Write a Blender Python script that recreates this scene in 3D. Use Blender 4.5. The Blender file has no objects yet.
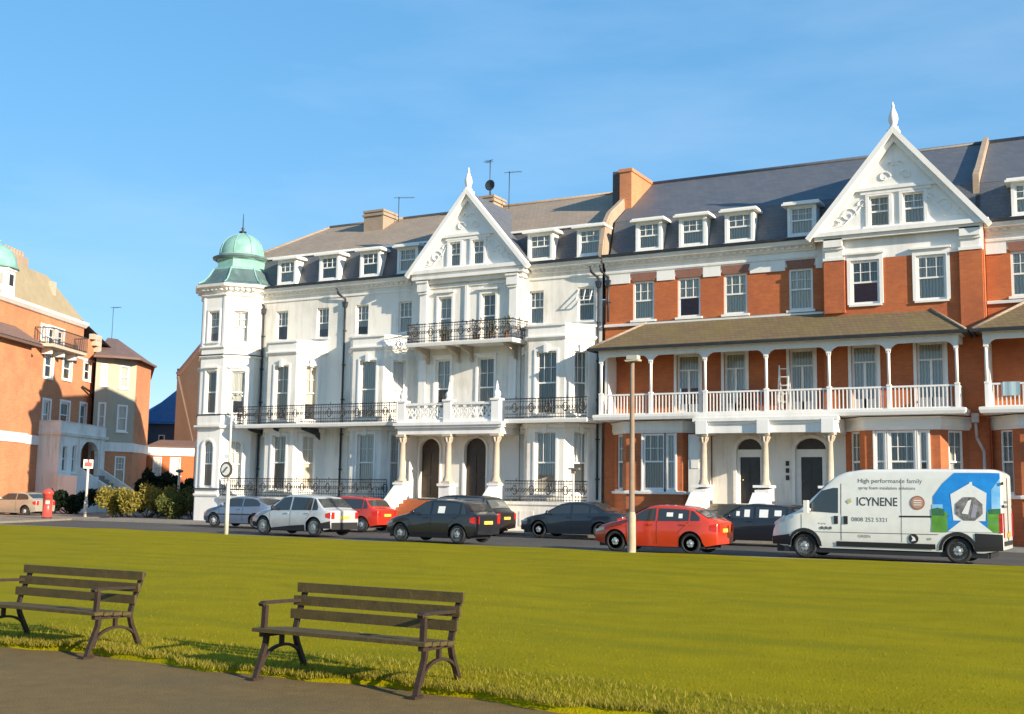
import bpy, math, random
from mathutils import Vector, Matrix
R = math.radians
rnd = random.Random(7)
S = bpy.context.scene
COL = S.collection
# ------------------------------------------------------------------ helpers
def lin(c):
    return tuple((x/12.92 if x <= .04045 else ((x+.055)/1.055)**2.4) for x in c)
def tag(o, label=None, cat=None, group=None, kind=None):
    if label: o['label'] = label
    if cat: o['category'] = cat
    if group: o['group'] = group
    if kind: o['kind'] = kind
    return o
def empty(name, loc=(0, 0, 0), rz=0, label=None, cat=None, group=None):
    o = bpy.data.objects.new(name, None); COL.objects.link(o)
    o.location = loc; o.rotation_euler = (0, 0, rz); o.empty_display_size = .3
    return tag(o, label, cat, group)
def kids(o): return [c for c in bpy.data.objects if c.parent == o]
def copy_tree(o, parent=None):
    c = o.copy(); COL.objects.link(c); c.parent = parent
    for ch in kids(o): copy_tree(ch, c)
    return c
def rootmat(o):
    m = Matrix.Identity(4)
    while o is not None:
        m = (Matrix.Translation(o.location) @ o.rotation_euler.to_matrix().to_4x4()) @ m
        o = o.parent
    return m

class MB:
    def __init__(s): s.v = []; s.f = []; s.m = []; s.sm = []
    def face(s, pts, mi=0, smooth=False):
        b = len(s.v); s.v += [tuple(p) for p in pts]; s.f.append(tuple(range(b, b+len(pts)))); s.m.append(mi); s.sm.append(smooth)
    def box(s, x0, x1, y0, y1, z0, z1, mi=0):
        if x0 > x1: x0, x1 = x1, x0
        if y0 > y1: y0, y1 = y1, y0
        if z0 > z1: z0, z1 = z1, z0
        b = len(s.v)
        s.v += [(x, y, z) for z in (z0, z1) for y in (y0, y1) for x in (x0, x1)]
        for q in ((0, 2, 3, 1), (4, 5, 7, 6), (0, 1, 5, 4), (2, 6, 7, 3), (0, 4, 6, 2), (1, 3, 7, 5)):
            s.f.append(tuple(b+i for i in q)); s.m.append(mi); s.sm.append(False)
    def obox(s, p, u, s0, s1, o0, o1, z0, z1, mi=0):
        """box in a wall frame: p 2D origin, u 2D unit along wall, offset outward"""
        n = (u[1], -u[0]); b = len(s.v)
        for z in (z0, z1):
            for o in (o1, o0):
                for a in (s0, s1):
                    s.v.append((p[0]+u[0]*a+n[0]*o, p[1]+u[1]*a+n[1]*o, z))
        for q in ((0, 2, 3, 1), (4, 5, 7, 6), (0, 1, 5, 4), (2, 6, 7, 3), (0, 4, 6, 2), (1, 3, 7, 5)):
            s.f.append(tuple(b+i for i in q)); s.m.append(mi); s.sm.append(False)
    def prism(s, poly, axis, a, b_, mi=0):
        """poly list of 2D; axis 'x': (y,z) extruded in x; 'y': (x,z) in y; 'z': (x,y) in z"""
        def P(q, t):
            return {'x': (t, q[0], q[1]), 'y': (q[0], t, q[1]), 'z': (q[0], q[1], t)}[axis]
        n = len(poly)
        s.face([P(q, a) for q in poly], mi); s.face([P(q, b_) for q in reversed(poly)], mi)
        for i in range(n):
            q, r = poly[i], poly[(i+1) % n]
            s.face([P(r, a), P(q, a), P(q, b_), P(r, b_)], mi)
    def tube(s, a, b, r, seg=8, r2=None, mi=0, cap=True):
        a = Vector(a); b = Vector(b); d = b-a
        if d.length < 1e-6: return
        d.normalize(); t = Vector((0, 0, 1)) if abs(d.z) < .9 else Vector((1, 0, 0))
        u = d.cross(t).normalized(); w = d.cross(u); r2 = r if r2 is None else r2
        bb = len(s.v)
        for (c, rr) in ((a, r), (b, r2)):
            for i in range(seg):
                an = 2*math.pi*i/seg; s.v.append(tuple(c+(u*math.cos(an)+w*math.sin(an))*rr))
        for i in range(seg):
            j = (i+1) % seg; s.f.append((bb+i, bb+seg+i, bb+seg+j, bb+j)); s.m.append(mi); s.sm.append(seg > 5)
        if cap:
            s.f.append(tuple(bb+i for i in range(seg))); s.m.append(mi); s.sm.append(False)
            s.f.append(tuple(bb+seg+i for i in reversed(range(seg)))); s.m.append(mi); s.sm.append(False)
    def path(s, pts, r, seg=6, mi=0):
        for a, b in zip(pts, pts[1:]): s.tube(a, b, r, seg, mi=mi)
    def beam(s, a, b, w, h, mi=0, side=None):
        """rectangular bar; w along side vector, h along the other"""
        a = Vector(a); b = Vector(b); d = (b-a).normalized()
        sd = Vector(side) if side else d.cross(Vector((0, 0, 1)))
        if sd.length < 1e-4: sd = Vector((1, 0, 0))
        sd.normalize(); up = sd.cross(d).normalized(); bb = len(s.v)
        for c in (a, b):
            for i, j in ((-1, -1), (1, -1), (1, 1), (-1, 1)):
                s.v.append(tuple(c+sd*(w/2*i)+up*(h/2*j)))
        for q in ((0, 1, 2, 3), (7, 6, 5, 4), (0, 4, 5, 1), (1, 5, 6, 2), (2, 6, 7, 3), (3, 7, 4, 0)):
            s.f.append(tuple(bb+i for i in q)); s.m.append(mi); s.sm.append(False)
    def lathe(s, c, prof, seg=16, mi=0, axis='z', smooth=True, phase=0):
        bb = len(s.v); n = len(prof)
        for (r, h) in prof:
            for i in range(seg):
                an = 2*math.pi*(i+phase)/seg; ca, sa = r*math.cos(an), r*math.sin(an)
                if axis == 'z': s.v.append((c[0]+ca, c[1]+sa, c[2]+h))
                elif axis == 'y': s.v.append((c[0]+ca, c[1]+h, c[2]+sa))
                else: s.v.append((c[0]+h, c[1]+ca, c[2]+sa))
        for k in range(n-1):
            for i in range(seg):
                j = (i+1) % seg
                s.f.append((bb+k*seg+i, bb+k*seg+j, bb+(k+1)*seg+j, bb+(k+1)*seg+i)); s.m.append(mi); s.sm.append(smooth)
        for k in (0, n-1):
            if prof[k][0] > 1e-4:
                s.f.append(tuple(bb+k*seg+i for i in range(seg))); s.m.append(mi); s.sm.append(False)
    def sweep(s, pts, prof, mi=0, closed=False):
        """profile (offset outward, z) along a 2D polyline running left to right seen from outside"""
        n = len(pts); N = []
        for i in range(n):
            ns = []
            if i > 0 or closed:
                d = Vector(pts[i])-Vector(pts[i-1]); d.normalize(); ns.append(Vector((d.y, -d.x)))
            if i < n-1 or closed:
                d = Vector(pts[(i+1) % n])-Vector(pts[i]); d.normalize(); ns.append(Vector((d.y, -d.x)))
            if len(ns) == 2:
                m = (ns[0]+ns[1]); m.normalize(); m = m/max(.35, m.dot(ns[0]))
            else: m = ns[0]
            N.append(m)
        k = len(prof); rings = []
        for i in range(n):
            rings.append([(pts[i][0]+N[i].x*o, pts[i][1]+N[i].y*o, z) for o, z in prof])
        m_ = n if closed else n-1
        for i in range(m_):
            A, B = rings[i], rings[(i+1) % n]
            for j in range(k):
                q = (j+1) % k
                s.face([A[j], B[j], B[q], A[q]], mi)
        if not closed:
            s.face(rings[0][::-1], mi); s.face(rings[-1], mi)
    def build(s, name, mats, parent=None, label=None):
        me = bpy.data.meshes.new(name)
        if parent is not None:
            inv = rootmat(parent).inverted(); vs = [tuple(inv @ Vector(v)) for v in s.v]
        else: vs = s.v
        me.from_pydata(vs, [], s.f)
        if not isinstance(mats, (list, tuple)): mats = [mats]
        for m in mats: me.materials.append(m)
        me.polygons.foreach_set('material_index', s.m)
        me.polygons.foreach_set('use_smooth', s.sm)
        me.update()
        o = bpy.data.objects.new(name, me); COL.objects.link(o)
        if parent is not None: o.parent = parent
        if label: o['label'] = label
        return o
def recalc(o):
    import bmesh
    bm = bmesh.new(); bm.from_mesh(o.data)
    bmesh.ops.remove_doubles(bm, verts=bm.verts, dist=.0004)
    bmesh.ops.recalc_face_normals(bm, faces=bm.faces)
    bm.to_mesh(o.data); bm.free(); return o

# ------------------------------------------------------------------ materials
def newmat(name):
    m = bpy.data.materials.new(name); m.use_nodes = True
    return m, m.node_tree, m.node_tree.nodes['Principled BSDF']
def M_noise(name, c1, c2, scale=3, rough=.8, bump=.15, bscale=None, c3=None, scale3=.4, metallic=0, spec=.5, amt3=.5):
    m, t, b = newmat(name); N = t.nodes; Lk = t.links
    tc = N.new('ShaderNodeTexCoord'); n = N.new('ShaderNodeTexNoise'); n.inputs['Scale'].default_value = scale
    n.inputs['Detail'].default_value = 8; n.inputs['Roughness'].default_value = .65
    Lk.new(tc.outputs['Object'], n.inputs['Vector'])
    r = N.new('ShaderNodeValToRGB'); r.color_ramp.elements[0].color = (*c1, 1); r.color_ramp.elements[1].color = (*c2, 1)
    r.color_ramp.elements[0].position = .35; r.color_ramp.elements[1].position = .68
    Lk.new(n.outputs['Fac'], r.inputs['Fac']); col = r.outputs['Color']
    if c3:
        n3 = N.new('ShaderNodeTexNoise'); n3.inputs['Scale'].default_value = scale3; n3.inputs['Detail'].default_value = 5
        Lk.new(tc.outputs['Object'], n3.inputs['Vector'])
        r3 = N.new('ShaderNodeValToRGB'); r3.color_ramp.elements[0].position = .48; r3.color_ramp.elements[1].position = .7
        r3.color_ramp.elements[1].color = (amt3, amt3, amt3, 1)
        Lk.new(n3.outputs['Fac'], r3.inputs['Fac'])
        mx = N.new('ShaderNodeMixRGB'); Lk.new(r3.outputs['Color'], mx.inputs['Fac']); Lk.new(col, mx.inputs['Color1']); mx.inputs['Color2'].default_value = (*c3, 1)
        col = mx.outputs['Color']
    Lk.new(col, b.inputs['Base Color'])
    b.inputs['Roughness'].default_value = rough; b.inputs['Metallic'].default_value = metallic
    b.inputs['Specular IOR Level'].default_value = spec
    if bump:
        bp = N.new('ShaderNodeBump'); bp.inputs['Strength'].default_value = bump; bp.inputs['Distance'].default_value = .02
        nb = N.new('ShaderNodeTexNoise'); nb.inputs['Scale'].default_value = bscale or scale*6; nb.inputs['Detail'].default_value = 6
        Lk.new(tc.outputs['Object'], nb.inputs['Vector']); Lk.new(nb.outputs['Fac'], bp.inputs['Height']); Lk.new(bp.outputs['Normal'], b.inputs['Normal'])
    return m
def wallvec(t):
    """(x+y, z) coordinates so a brick or slate pattern runs along any upright wall"""
    N = t.nodes; Lk = t.links
    tc = N.new('ShaderNodeTexCoord'); sp = N.new('ShaderNodeSeparateXYZ'); Lk.new(tc.outputs['Object'], sp.inputs[0])
    ad = N.new('ShaderNodeMath'); ad.operation = 'ADD'; Lk.new(sp.outputs['X'], ad.inputs[0]); Lk.new(sp.outputs['Y'], ad.inputs[1])
    cb = N.new('ShaderNodeCombineXYZ'); Lk.new(ad.outputs[0], cb.inputs['X']); Lk.new(sp.outputs['Z'], cb.inputs['Y'])
    return tc, cb.outputs[0], sp
def M_brick(name, c1, c2, mortar, bw=.225, rh=.075, ms=.010, rough=.85, stain=None, stain_amt=.5, bump=.3, stain_scale=.6):
    m, t, b = newmat(name); N = t.nodes; Lk = t.links
    tc, vec, sp = wallvec(t)
    br = N.new('ShaderNodeTexBrick'); Lk.new(vec, br.inputs['Vector'])
    br.inputs['Color1'].default_value = (*c1, 1); br.inputs['Color2'].default_value = (*c2, 1); br.inputs['Mortar'].default_value = (*mortar, 1)
    br.inputs['Scale'].default_value = 1; br.inputs['Brick Width'].default_value = bw; br.inputs['Row Height'].default_value = rh
    br.inputs['Mortar Size'].default_value = ms; br.inputs['Bias'].default_value = -.1
    col = br.outputs['Color']
    n = N.new('ShaderNodeTexNoise'); n.inputs['Scale'].default_value = stain_scale; n.inputs['Detail'].default_value = 7; n.inputs['Roughness'].default_value = .7
    Lk.new(tc.outputs['Object'], n.inputs['Vector'])
    rp = N.new('ShaderNodeValToRGB'); rp.color_ramp.elements[0].position = .42; rp.color_ramp.elements[1].position = .72
    a = stain_amt; rp.color_ramp.elements[1].color = (a, a, a, 1)
    Lk.new(n.outputs['Fac'], rp.inputs['Fac'])
    mx = N.new('ShaderNodeMixRGB'); Lk.new(rp.outputs['Color'], mx.inputs['Fac']); Lk.new(col, mx.inputs['Color1'])
    mx.inputs['Color2'].default_value = (*(stain or tuple(x*.6 for x in c1)), 1)
    Lk.new(mx.outputs['Color'], b.inputs['Base Color']); b.inputs['Roughness'].default_value = rough
    bp = N.new('ShaderNodeBump'); bp.inputs['Strength'].default_value = bump; bp.inputs['Distance'].default_value = .01
    Lk.new(br.outputs['Fac'], bp.inputs['Height']); bp.invert = True; Lk.new(bp.outputs['Normal'], b.inputs['Normal'])
    return m
def M_stucco(name, c, dirt=(.45, .40, .33), amt=.35):
    """painted render with rain streaks running down"""
    m, t, b = newmat(name); N = t.nodes; Lk = t.links
    tc, vec, sp = wallvec(t)
    mp = N.new('ShaderNodeMapping'); mp.inputs['Scale'].default_value = (2.2, .25, 1); Lk.new(vec, mp.inputs['Vector'])
    n = N.new('ShaderNodeTexNoise'); n.inputs['Scale'].default_value = 1.4; n.inputs['Detail'].default_value = 8; n.inputs['Roughness'].default_value = .7
    Lk.new(mp.outputs[0], n.inputs['Vector'])
    n2 = N.new('ShaderNodeTexNoise'); n2.inputs['Scale'].default_value = .5; n2.inputs['Detail'].default_value = 6; Lk.new(tc.outputs['Object'], n2.inputs['Vector'])
    mu = N.new('ShaderNodeMath'); mu.operation = 'MULTIPLY'; Lk.new(n.outputs['Fac'], mu.inputs[0]); Lk.new(n2.outputs['Fac'], mu.inputs[1])
    rp = N.new('ShaderNodeValToRGB'); rp.color_ramp.elements[0].position = .22; rp.color_ramp.elements[1].position = .42
    rp.color_ramp.elements[1].color = (amt, amt, amt, 1); Lk.new(mu.outputs[0], rp.inputs['Fac'])
    mx = N.new('ShaderNodeMixRGB'); Lk.new(rp.outputs['Color'], mx.inputs['Fac']); mx.inputs['Color1'].default_value = (*c, 1); mx.inputs['Color2'].default_value = (*dirt, 1)
    Lk.new(mx.outputs['Color'], b.inputs['Base Color']); b.inputs['Roughness'].default_value = .65
    bp = N.new('ShaderNodeBump'); bp.inputs['Strength'].default_value = .08; bp.inputs['Distance'].default_value = .02
    n3 = N.new('ShaderNodeTexNoise'); n3.inputs['Scale'].default_value = 9; n3.inputs['Detail'].default_value = 5; Lk.new(tc.outputs['Object'], n3.inputs['Vector'])
    Lk.new(n3.outputs['Fac'], bp.inputs['Height']); Lk.new(bp.outputs['Normal'], b.inputs['Normal'])
    return m
def M_plain(name, c, rough=.5, metallic=0, coat=0, spec=.5):
    m, t, b = newmat(name); N = t.nodes; Lk = t.links
    tc = N.new('ShaderNodeTexCoord'); n = N.new('ShaderNodeTexNoise'); n.inputs['Scale'].default_value = 5; n.inputs['Detail'].default_value = 4
    Lk.new(tc.outputs['Object'], n.inputs['Vector'])
    r = N.new('ShaderNodeValToRGB'); r.color_ramp.elements[0].color = (*[x*.88 for x in c], 1); r.color_ramp.elements[1].color = (*[min(1, x*1.08) for x in c], 1)
    Lk.new(n.outputs['Fac'], r.inputs['Fac']); Lk.new(r.outputs['Color'], b.inputs['Base Color'])
    b.inputs['Roughness'].default_value = rough; b.inputs['Metallic'].default_value = metallic
    b.inputs['Coat Weight'].default_value = coat; b.inputs['Coat Roughness'].default_value = .06; b.inputs['Specular IOR Level'].default_value = spec
    return m
def M_glass(name, tint=1.0, c=(.97, .97, .95), rough=.03):
    m, t, b = newmat(name); N = t.nodes; Lk = t.links; out = N['Material Output']
    tr = N.new('ShaderNodeBsdfTransparent'); tr.inputs['Color'].default_value = (*[x*tint for x in c], 1)
    gl = N.new('ShaderNodeBsdfGlossy'); gl.inputs['Roughness'].default_value = rough
    fr = N.new('ShaderNodeFresnel'); fr.inputs['IOR'].default_value = 1.6
    mx = N.new('ShaderNodeMixShader'); Lk.new(fr.outputs[0], mx.inputs[0]); Lk.new(tr.outputs[0], mx.inputs[1]); Lk.new(gl.outputs[0], mx.inputs[2])
    Lk.new(mx.outputs[0], out.inputs['Surface'])
    tc = N.new('ShaderNodeTexCoord'); n = N.new('ShaderNodeTexNoise'); n.inputs['Scale'].default_value = 1.2
    bp = N.new('ShaderNodeBump'); bp.inputs['Strength'].default_value = .04; Lk.new(tc.outputs['Object'], n.inputs['Vector']); Lk.new(n.outputs['Fac'], bp.inputs['Height'])
    Lk.new(bp.outputs['Normal'], gl.inputs['Normal'])
    return m
def M_curtain(name, c):
    m, t, b = newmat(name); N = t.nodes; Lk = t.links
    tc, vec, sp = wallvec(t)
    w = N.new('ShaderNodeTexWave'); w.inputs['Scale'].default_value = 2.6; w.inputs['Distortion'].default_value = 3; Lk.new(vec, w.inputs['Vector'])
    r = N.new('ShaderNodeValToRGB'); r.color_ramp.elements[0].color = (*[x*.62 for x in c], 1); r.color_ramp.elements[1].color = (*c, 1)
    Lk.new(w.outputs['Fac'], r.inputs['Fac']); Lk.new(r.outputs['Color'], b.inputs['Base Color']); b.inputs['Roughness'].default_value = .9
    return m
STUCCO = M_stucco('painted_render', (.84, .80, .72), amt=.7)
STUCCO_T = M_stucco('painted_render_tower', (.86, .84, .79), amt=.25)
TRIM = M_stucco('painted_trim', (.86, .835, .785), amt=.3)
GREYREND = M_stucco('grey_render', (.40, .36, .27), (.25, .22, .17), .5)
BRICK = M_brick('red_brick', (.56, .145, .034), (.46, .11, .03), (.42, .17, .08), stain=(.28, .075, .035), stain_amt=.75)
BRICK2 = M_brick('orange_brick', (.60, .22, .085), (.50, .17, .065), (.52, .30, .17), stain=(.40, .14, .07), stain_amt=.8, stain_scale=.5)
BROWNB = M_brick('brown_brick', (.19, .125, .085), (.165, .11, .075), (.2, .15, .11), stain=(.24, .17, .12), stain_amt=.6)
SLATE = M_brick('blue_slate', (.095, .105, .125), (.125, .13, .145), (.06, .065, .075), bw=.28, rh=.16, ms=.006, rough=.55, stain=(.15, .145, .14), stain_amt=.45)
TILE = M_brick('brown_roof_tile', (.36, .28, .205), (.31, .24, .18), (.18, .14, .10), bw=.25, rh=.14, ms=.008, rough=.8, stain=(.22, .175, .14), stain_amt=.6)
DTILE = M_brick('slate_upper', (.085, .088, .105), (.11, .105, .115), (.05, .05, .06), bw=.28, rh=.16, ms=.008, rough=.6, stain=(.17, .145, .125), stain_amt=.5)
MOSS = M_brick('mossy_veranda_tile', (.19, .13, .07), (.15, .10, .055), (.08, .055, .035), bw=.22, rh=.13, ms=.010, rough=.85, stain=(.19, .16, .035), stain_amt=.6, stain_scale=.7)
TANROOF = M_noise('tan_mansard_roof', (.31, .25, .155), (.37, .30, .19), 2, .85, .1, c3=(.28, .22, .13))
REDROOF = M_brick('red_grey_tile', (.21, .125, .10), (.17, .11, .09), (.1, .07, .06), bw=.25, rh=.15, ms=.01, stain=(.15, .1, .085))
BLUEROOF = M_noise('blue_painted_roof', (.03, .17, .42), (.05, .22, .5), 2, .5, .05)
BLUEWALL = M_noise('dark_blue_cladding', (.045, .06, .085), (.06, .08, .11), 2, .7, .1)
COPPER = M_noise('verdigris_copper', (.17, .36, .31), (.27, .47, .41), 1.6, .55, .08, c3=(.16, .27, .25), scale3=1.2)
COPPERD = M_noise('dark_lead_slate', (.07, .115, .12), (.11, .165, .165), 1.6, .55, .08, c3=(.2, .34, .3), scale3=1.4)
STONE = M_noise('stone_coping', (.42, .35, .27), (.52, .44, .34), 4, .85, .2)
CHIM = M_noise('rendered_chimney', (.34, .25, .18), (.42, .32, .23), 3, .85, .2, c3=(.25, .2, .15))
POT = M_plain('clay_pot', (.30, .13, .07), .8)
IRON = M_noise('black_iron', (.012, .013, .016), (.03, .032, .036), 8, .45, .05)
PIPE = M_noise('painted_downpipe', (.02, .026, .032), (.04, .045, .055), 3, .5, 0)
WPIPE = M_plain('white_pipe', (.5, .45, .42), .6)
WHITE = M_noise('white_paint', (.76, .73, .66), (.84, .81, .75), 4, .45, .04)
WINW = M_noise('white_window_paint', (.78, .76, .70), (.86, .84, .79), 6, .4, .03)
LINTEL = M_noise('brown_brick_lintel', (.24, .11, .075), (.30, .14, .10), 7, .85, .1)
DOORD = M_noise('dark_brown_door', (.035, .022, .014), (.055, .035, .022), 4, .4, .05)
DOORB = M_noise('black_door', (.018, .014, .014), (.03, .024, .024), 4, .3, .03)
TERRA = M_noise('terracotta_tile', (.36, .10, .035), (.44, .14, .05), 5, .8, .1)
GLASS = M_glass('window_glass')
CURT = [M_curtain('net_curtain_%s' % k, c) for k, c in (('pale', (.88, .85, .78)), ('grey', (.78, .77, .74)), ('warm', (.75, .66, .54)), ('dark', (.45, .46, .45)))]
WARMC = M_curtain('warm_blind', (.55, .46, .36))
ASPHALT = M_noise('road_asphalt', (.048, .045, .042), (.075, .07, .063), 6, .9, .25, 60, c3=(.10, .09, .078), scale3=.35)
PAVE = M_noise('pavement', (.20, .17, .13), (.27, .23, .175), 3, .9, .15, 30, c3=(.16, .13, .10), scale3=.5)
KERB = M_noise('kerb_stone', (.25, .23, .2), (.33, .30, .26), 5, .9, .15)
YELLOW = M_noise('yellow_line_paint', (.5, .36, .04), (.42, .30, .05), 8, .8, .05)

# ------------------------------------------------------------------ building helpers
def unit(p, q):
    d = Vector((q[0]-p[0], q[1]-p[1])); L = d.length; d /= L; return (d.x, d.y), L
def wall(mb, p, q, z0, z1, holes=(), t=.2, mi=0):
    """outer wall skin with real openings; holes (s0, s1, za, zb[, arch rise])"""
    u, L = unit(p, q); n = (u[1], -u[0])
    def P(s_, z, o=0): return (p[0]+u[0]*s_+n[0]*o, p[1]+u[1]*s_+n[1]*o, z)
    xs = sorted({0, L, *[h[0] for h in holes], *[h[1] for h in holes]})
    zs = sorted({z0, z1, *[h[2] for h in holes], *[h[3] for h in holes]})
    zs = [z for z in zs if z0 <= z <= z1]
    for i in range(len(xs)-1):
        for j in range(len(zs)-1):
            xm = (xs[i]+xs[i+1])/2; zm = (zs[j]+zs[j+1])/2
            if any(h[0] < xm < h[1] and h[2] < zm < h[3] for h in holes): continue
            mb.face([P(xs[i], zs[j]), P(xs[i+1], zs[j]), P(xs[i+1], zs[j+1]), P(xs[i], zs[j+1])], mi)
    for h in holes:
        a, b, c, d = h[:4]
        mb.face([P(a, c), P(a, c, -t), P(a, d, -t), P(a, d)], mi); mb.face([P(b, c, -t), P(b, c), P(b, d), P(b, d, -t)], mi)
        mb.face([P(a, c), P(b, c), P(b, c, -t), P(a, c, -t)], mi)
        if len(h) > 4 and h[4]:
            rise = h[4]; K = 8; cx = (a+b)/2; w = (b-a)/2
            arc = [(cx-w*math.cos(math.pi*k/K), d-rise+rise*math.sin(math.pi*k/K)) for k in range(K+1)]
            for k in range(K):
                (xa, za), (xb, zb) = arc[k], arc[k+1]
                mb.face([P(xa, za), P(xb, zb), P(xb, d), P(xa, d)], mi)
                mb.face([P(xa, za), P(xa, za, -t), P(xb, zb, -t), P(xb, zb)], mi)
        else:
            mb.face([P(a, d, -t), P(b, d, -t), P(b, d), P(a, d)], mi)
def window(parent, p, q, s0, s1, z0, z1, reveal=.12, bars=(1, 2), rail=.5, cur=None, sill=True, arch=0, name='window', pname='pane', mat=None, open_top=False, fw=.07):
    """sash window in a wall p->q: frame mesh as a part; pane, curtain and sill its children"""
    u, L = unit(p, q); mat = mat or WINW
    f = MB(); O = -reveal
    f.obox(p, u, s0, s0+fw, O-.08, O, z0, z1); f.obox(p, u, s1-fw, s1, O-.08, O, z0, z1)
    f.obox(p, u, s0+fw, s1-fw, O-.08, O, z0, z0+fw); f.obox(p, u, s0+fw, s1-fw, O-.08, O, z1-fw, z1)
    zr = z0+(z1-z0)*rail
    if rail: f.obox(p, u, s0+fw, s1-fw, O-.07, O-.003, zr-.035, zr+.035)
    nv, nh = bars  # glazing bars in the top sash
    zb = zr+.035 if rail else z0+fw
    for k in range(1, nv+1):
        c = s0+(s1-s0)*k/(nv+1); f.obox(p, u, c-.014, c+.014, O-.06, O-.012, zb, z1-fw)
    for k in range(1, nh):
        c = zb+(z1-fw-zb)*k/nh; f.obox(p, u, s0+fw, s1-fw, O-.058, O-.014, c-.013, c+.013)
    if open_top:  # top light hung open outwards
        n = (u[1], -u[0])
        a = Vector((p[0]+u[0]*(s0+fw), p[1]+u[1]*(s0+fw), z1-fw)); b = a+Vector((n[0]*.3, n[1]*.3, -(z1-zr)*.75))
        a2 = a+Vector((u[0], u[1], 0))*(s1-s0-2*fw); b2 = b+Vector((u[0], u[1], 0))*(s1-s0-2*fw)
        f.beam(a, b, .04, .04); f.beam(a2, b2, .04, .04); f.beam(b, b2, .04, .05); m_ = (a+a2)/2; f.beam(m_, (b+b2)/2, .03, .03)
    w = f.build(name, mat, parent)
    g = MB(); n = (u[1], -u[0]); o = O-.045
    def P(s_, z, o_): return (p[0]+u[0]*s_+n[0]*o_, p[1]+u[1]*s_+n[1]*o_, z)
    g.face([P(s0+.03, z0+.03, o), P(s1-.03, z0+.03, o), P(s1-.03, z1-.03, o), P(s0+.03, z1-.03, o)])
    g.build(pname, GLASS, w)
    ci = cur if cur is not None else rnd.choice([0, 0, 1, 1, 1, 2, 3])
    cm = CURT[ci] if isinstance(ci, int) else ci
    c = MB(); oc = O-.10
    # pleated cloth
    K = max(4, int((s1-s0)/.11)); e = .012
    cz0 = z0-.02
    if isinstance(cur, int) and rnd.random() < .3: cz0 = z0+(z1-z0)*rnd.choice([.3, .45, .5])
    for k in range(K):
        a0 = s0-.04+(s1-s0+.08)*k/K; a1 = s0-.04+(s1-s0+.08)*(k+1)/K
        c.face([P(a0, cz0, oc+(e if k % 2 else -e)), P(a1, cz0, oc+(-e if k % 2 else e)), P(a1, z1+.02, oc+(-e if k % 2 else e)), P(a0, z1+.02, oc+(e if k % 2 else -e))])
    c.build('curtain', cm, w)
    if sill:
        s_ = MB(); s_.obox(p, u, s0-.08, s1+.08, -reveal+.004, .09, z0-.09, z0-.003); s_.build('sill', mat, w)
    return w
def architrave(mb, p, q, s0, s1, z0, z1, w=.12, d=.05, head=.0, keystone=False, bottom=False, mi=0):
    u, L = unit(p, q)
    mb.obox(p, u, s0-w, s0, .002, d, z0, z1, mi); mb.obox(p, u, s1, s1+w, .002, d, z0, z1, mi)
    mb.obox(p, u, s0-w, s1+w, .002, d, z1, z1+w+head, mi)
    if head: mb.obox(p, u, s0-w-.06, s1+w+.06, .002, d+.10, z1+w+head, z1+w+head+.08, mi)
    if keystone: mb.obox(p, u, (s0+s1)/2-.09, (s0+s1)/2+.09, .002, d+.09, z1-.06, z1+w+.22, mi)
def railing(mb, pts, z0, h, sp=.13, r=.011, top=.02, square=False, post=None, fancy=False):
    """rail with uprights along a 2D polyline"""
    for a, b in zip(pts, pts[1:]):
        u, L = unit(a, b)
        def P(s_, z): return (a[0]+u[0]*s_, a[1]+u[1]*s_, z)
        w = top*2 if not square else .07
        mb.beam(P(0, z0+h), P(L, z0+h), w, w); mb.beam(P(0, z0+.08), P(L, z0+.08), w*.8, w*.8)
        n = max(2, int(L/sp))
        for k in range(n+1):
            s_ = L*k/n
            if square: mb.beam(P(s_, z0+.08), P(s_, z0+h), .042, .042, side=(u[0], u[1], 0))
            else: mb.tube(P(s_, z0), P(s_, z0+h), r, 4, cap=False)
            if fancy and k < n:
                c = s_+L/n/2; q = L/n/2*.8; zc = z0+h*.56
                K = 6
                ring = [P(c+q*math.cos(2*math.pi*i/K), zc+q*1.3*math.sin(2*math.pi*i/K)) for i in range(K+1)]
                mb.path(ring, r*.9, 3)
                if k % 6 == 3:
                    ring = [P(c+.14*math.cos(2*math.pi*i/8), zc+.2*math.sin(2*math.pi*i/8)) for i in range(9)]; mb.path(ring, r*1.4, 4)
                if k % 9 == 4: mb.tube(P(s_, z0+h), P(s_, z0+h+.14), .03, 5, r2=.004)
        if fancy: mb.beam(P(0, z0+h*.86), P(L, z0+h*.86), w*.6, w*.6); mb.beam(P(0, z0+h*.24), P(L, z0+h*.24), w*.6, w*.6)
def column(parent, x, y, z0, z1, r=.14, mat=None, name='column', square=False):
    c = MB()
    if square:
        c.box(x-r, x+r, y-r, y+r, z0, z1); c.box(x-r-.04, x+r+.04, y-r-.04, y+r+.04, z0, z0+.12); c.box(x-r-.03, x+r+.03, y-r-.03, y+r+.03, z1-.16, z1-.02)
    else:
        h = z1-z0
        c.lathe((x, y, z0), [(r*1.45, 0), (r*1.45, .09), (r*1.2, .13), (r*1.25, .18), (r, .23), (r*.98, h*.4), (r*.86, h-.42), (r*1.0, h-.40), (r*.9, h-.36), (r*1.05, h-.25), (r*1.4, h-.12)], 14)
        c.box(x-r*1.5, x+r*1.5, y-r*1.5, y+r*1.5, z1-.12, z1-.002)
        c.box(x-r*1.5, x+r*1.5, y-r*1.5, y+r*1.5, z0-.10, z0)
        for i in range(8):  # carved leaves of the capital
            a = math.pi/4*i; c.tube((x+r*.9*math.cos(a), y+r*.9*math.sin(a), z1-.36), (x+r*1.35*math.cos(a), y+r*1.35*math.sin(a), z1-.16), .035, 4, r2=.05)
    return c.build(name, mat or TRIM, parent)
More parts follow.
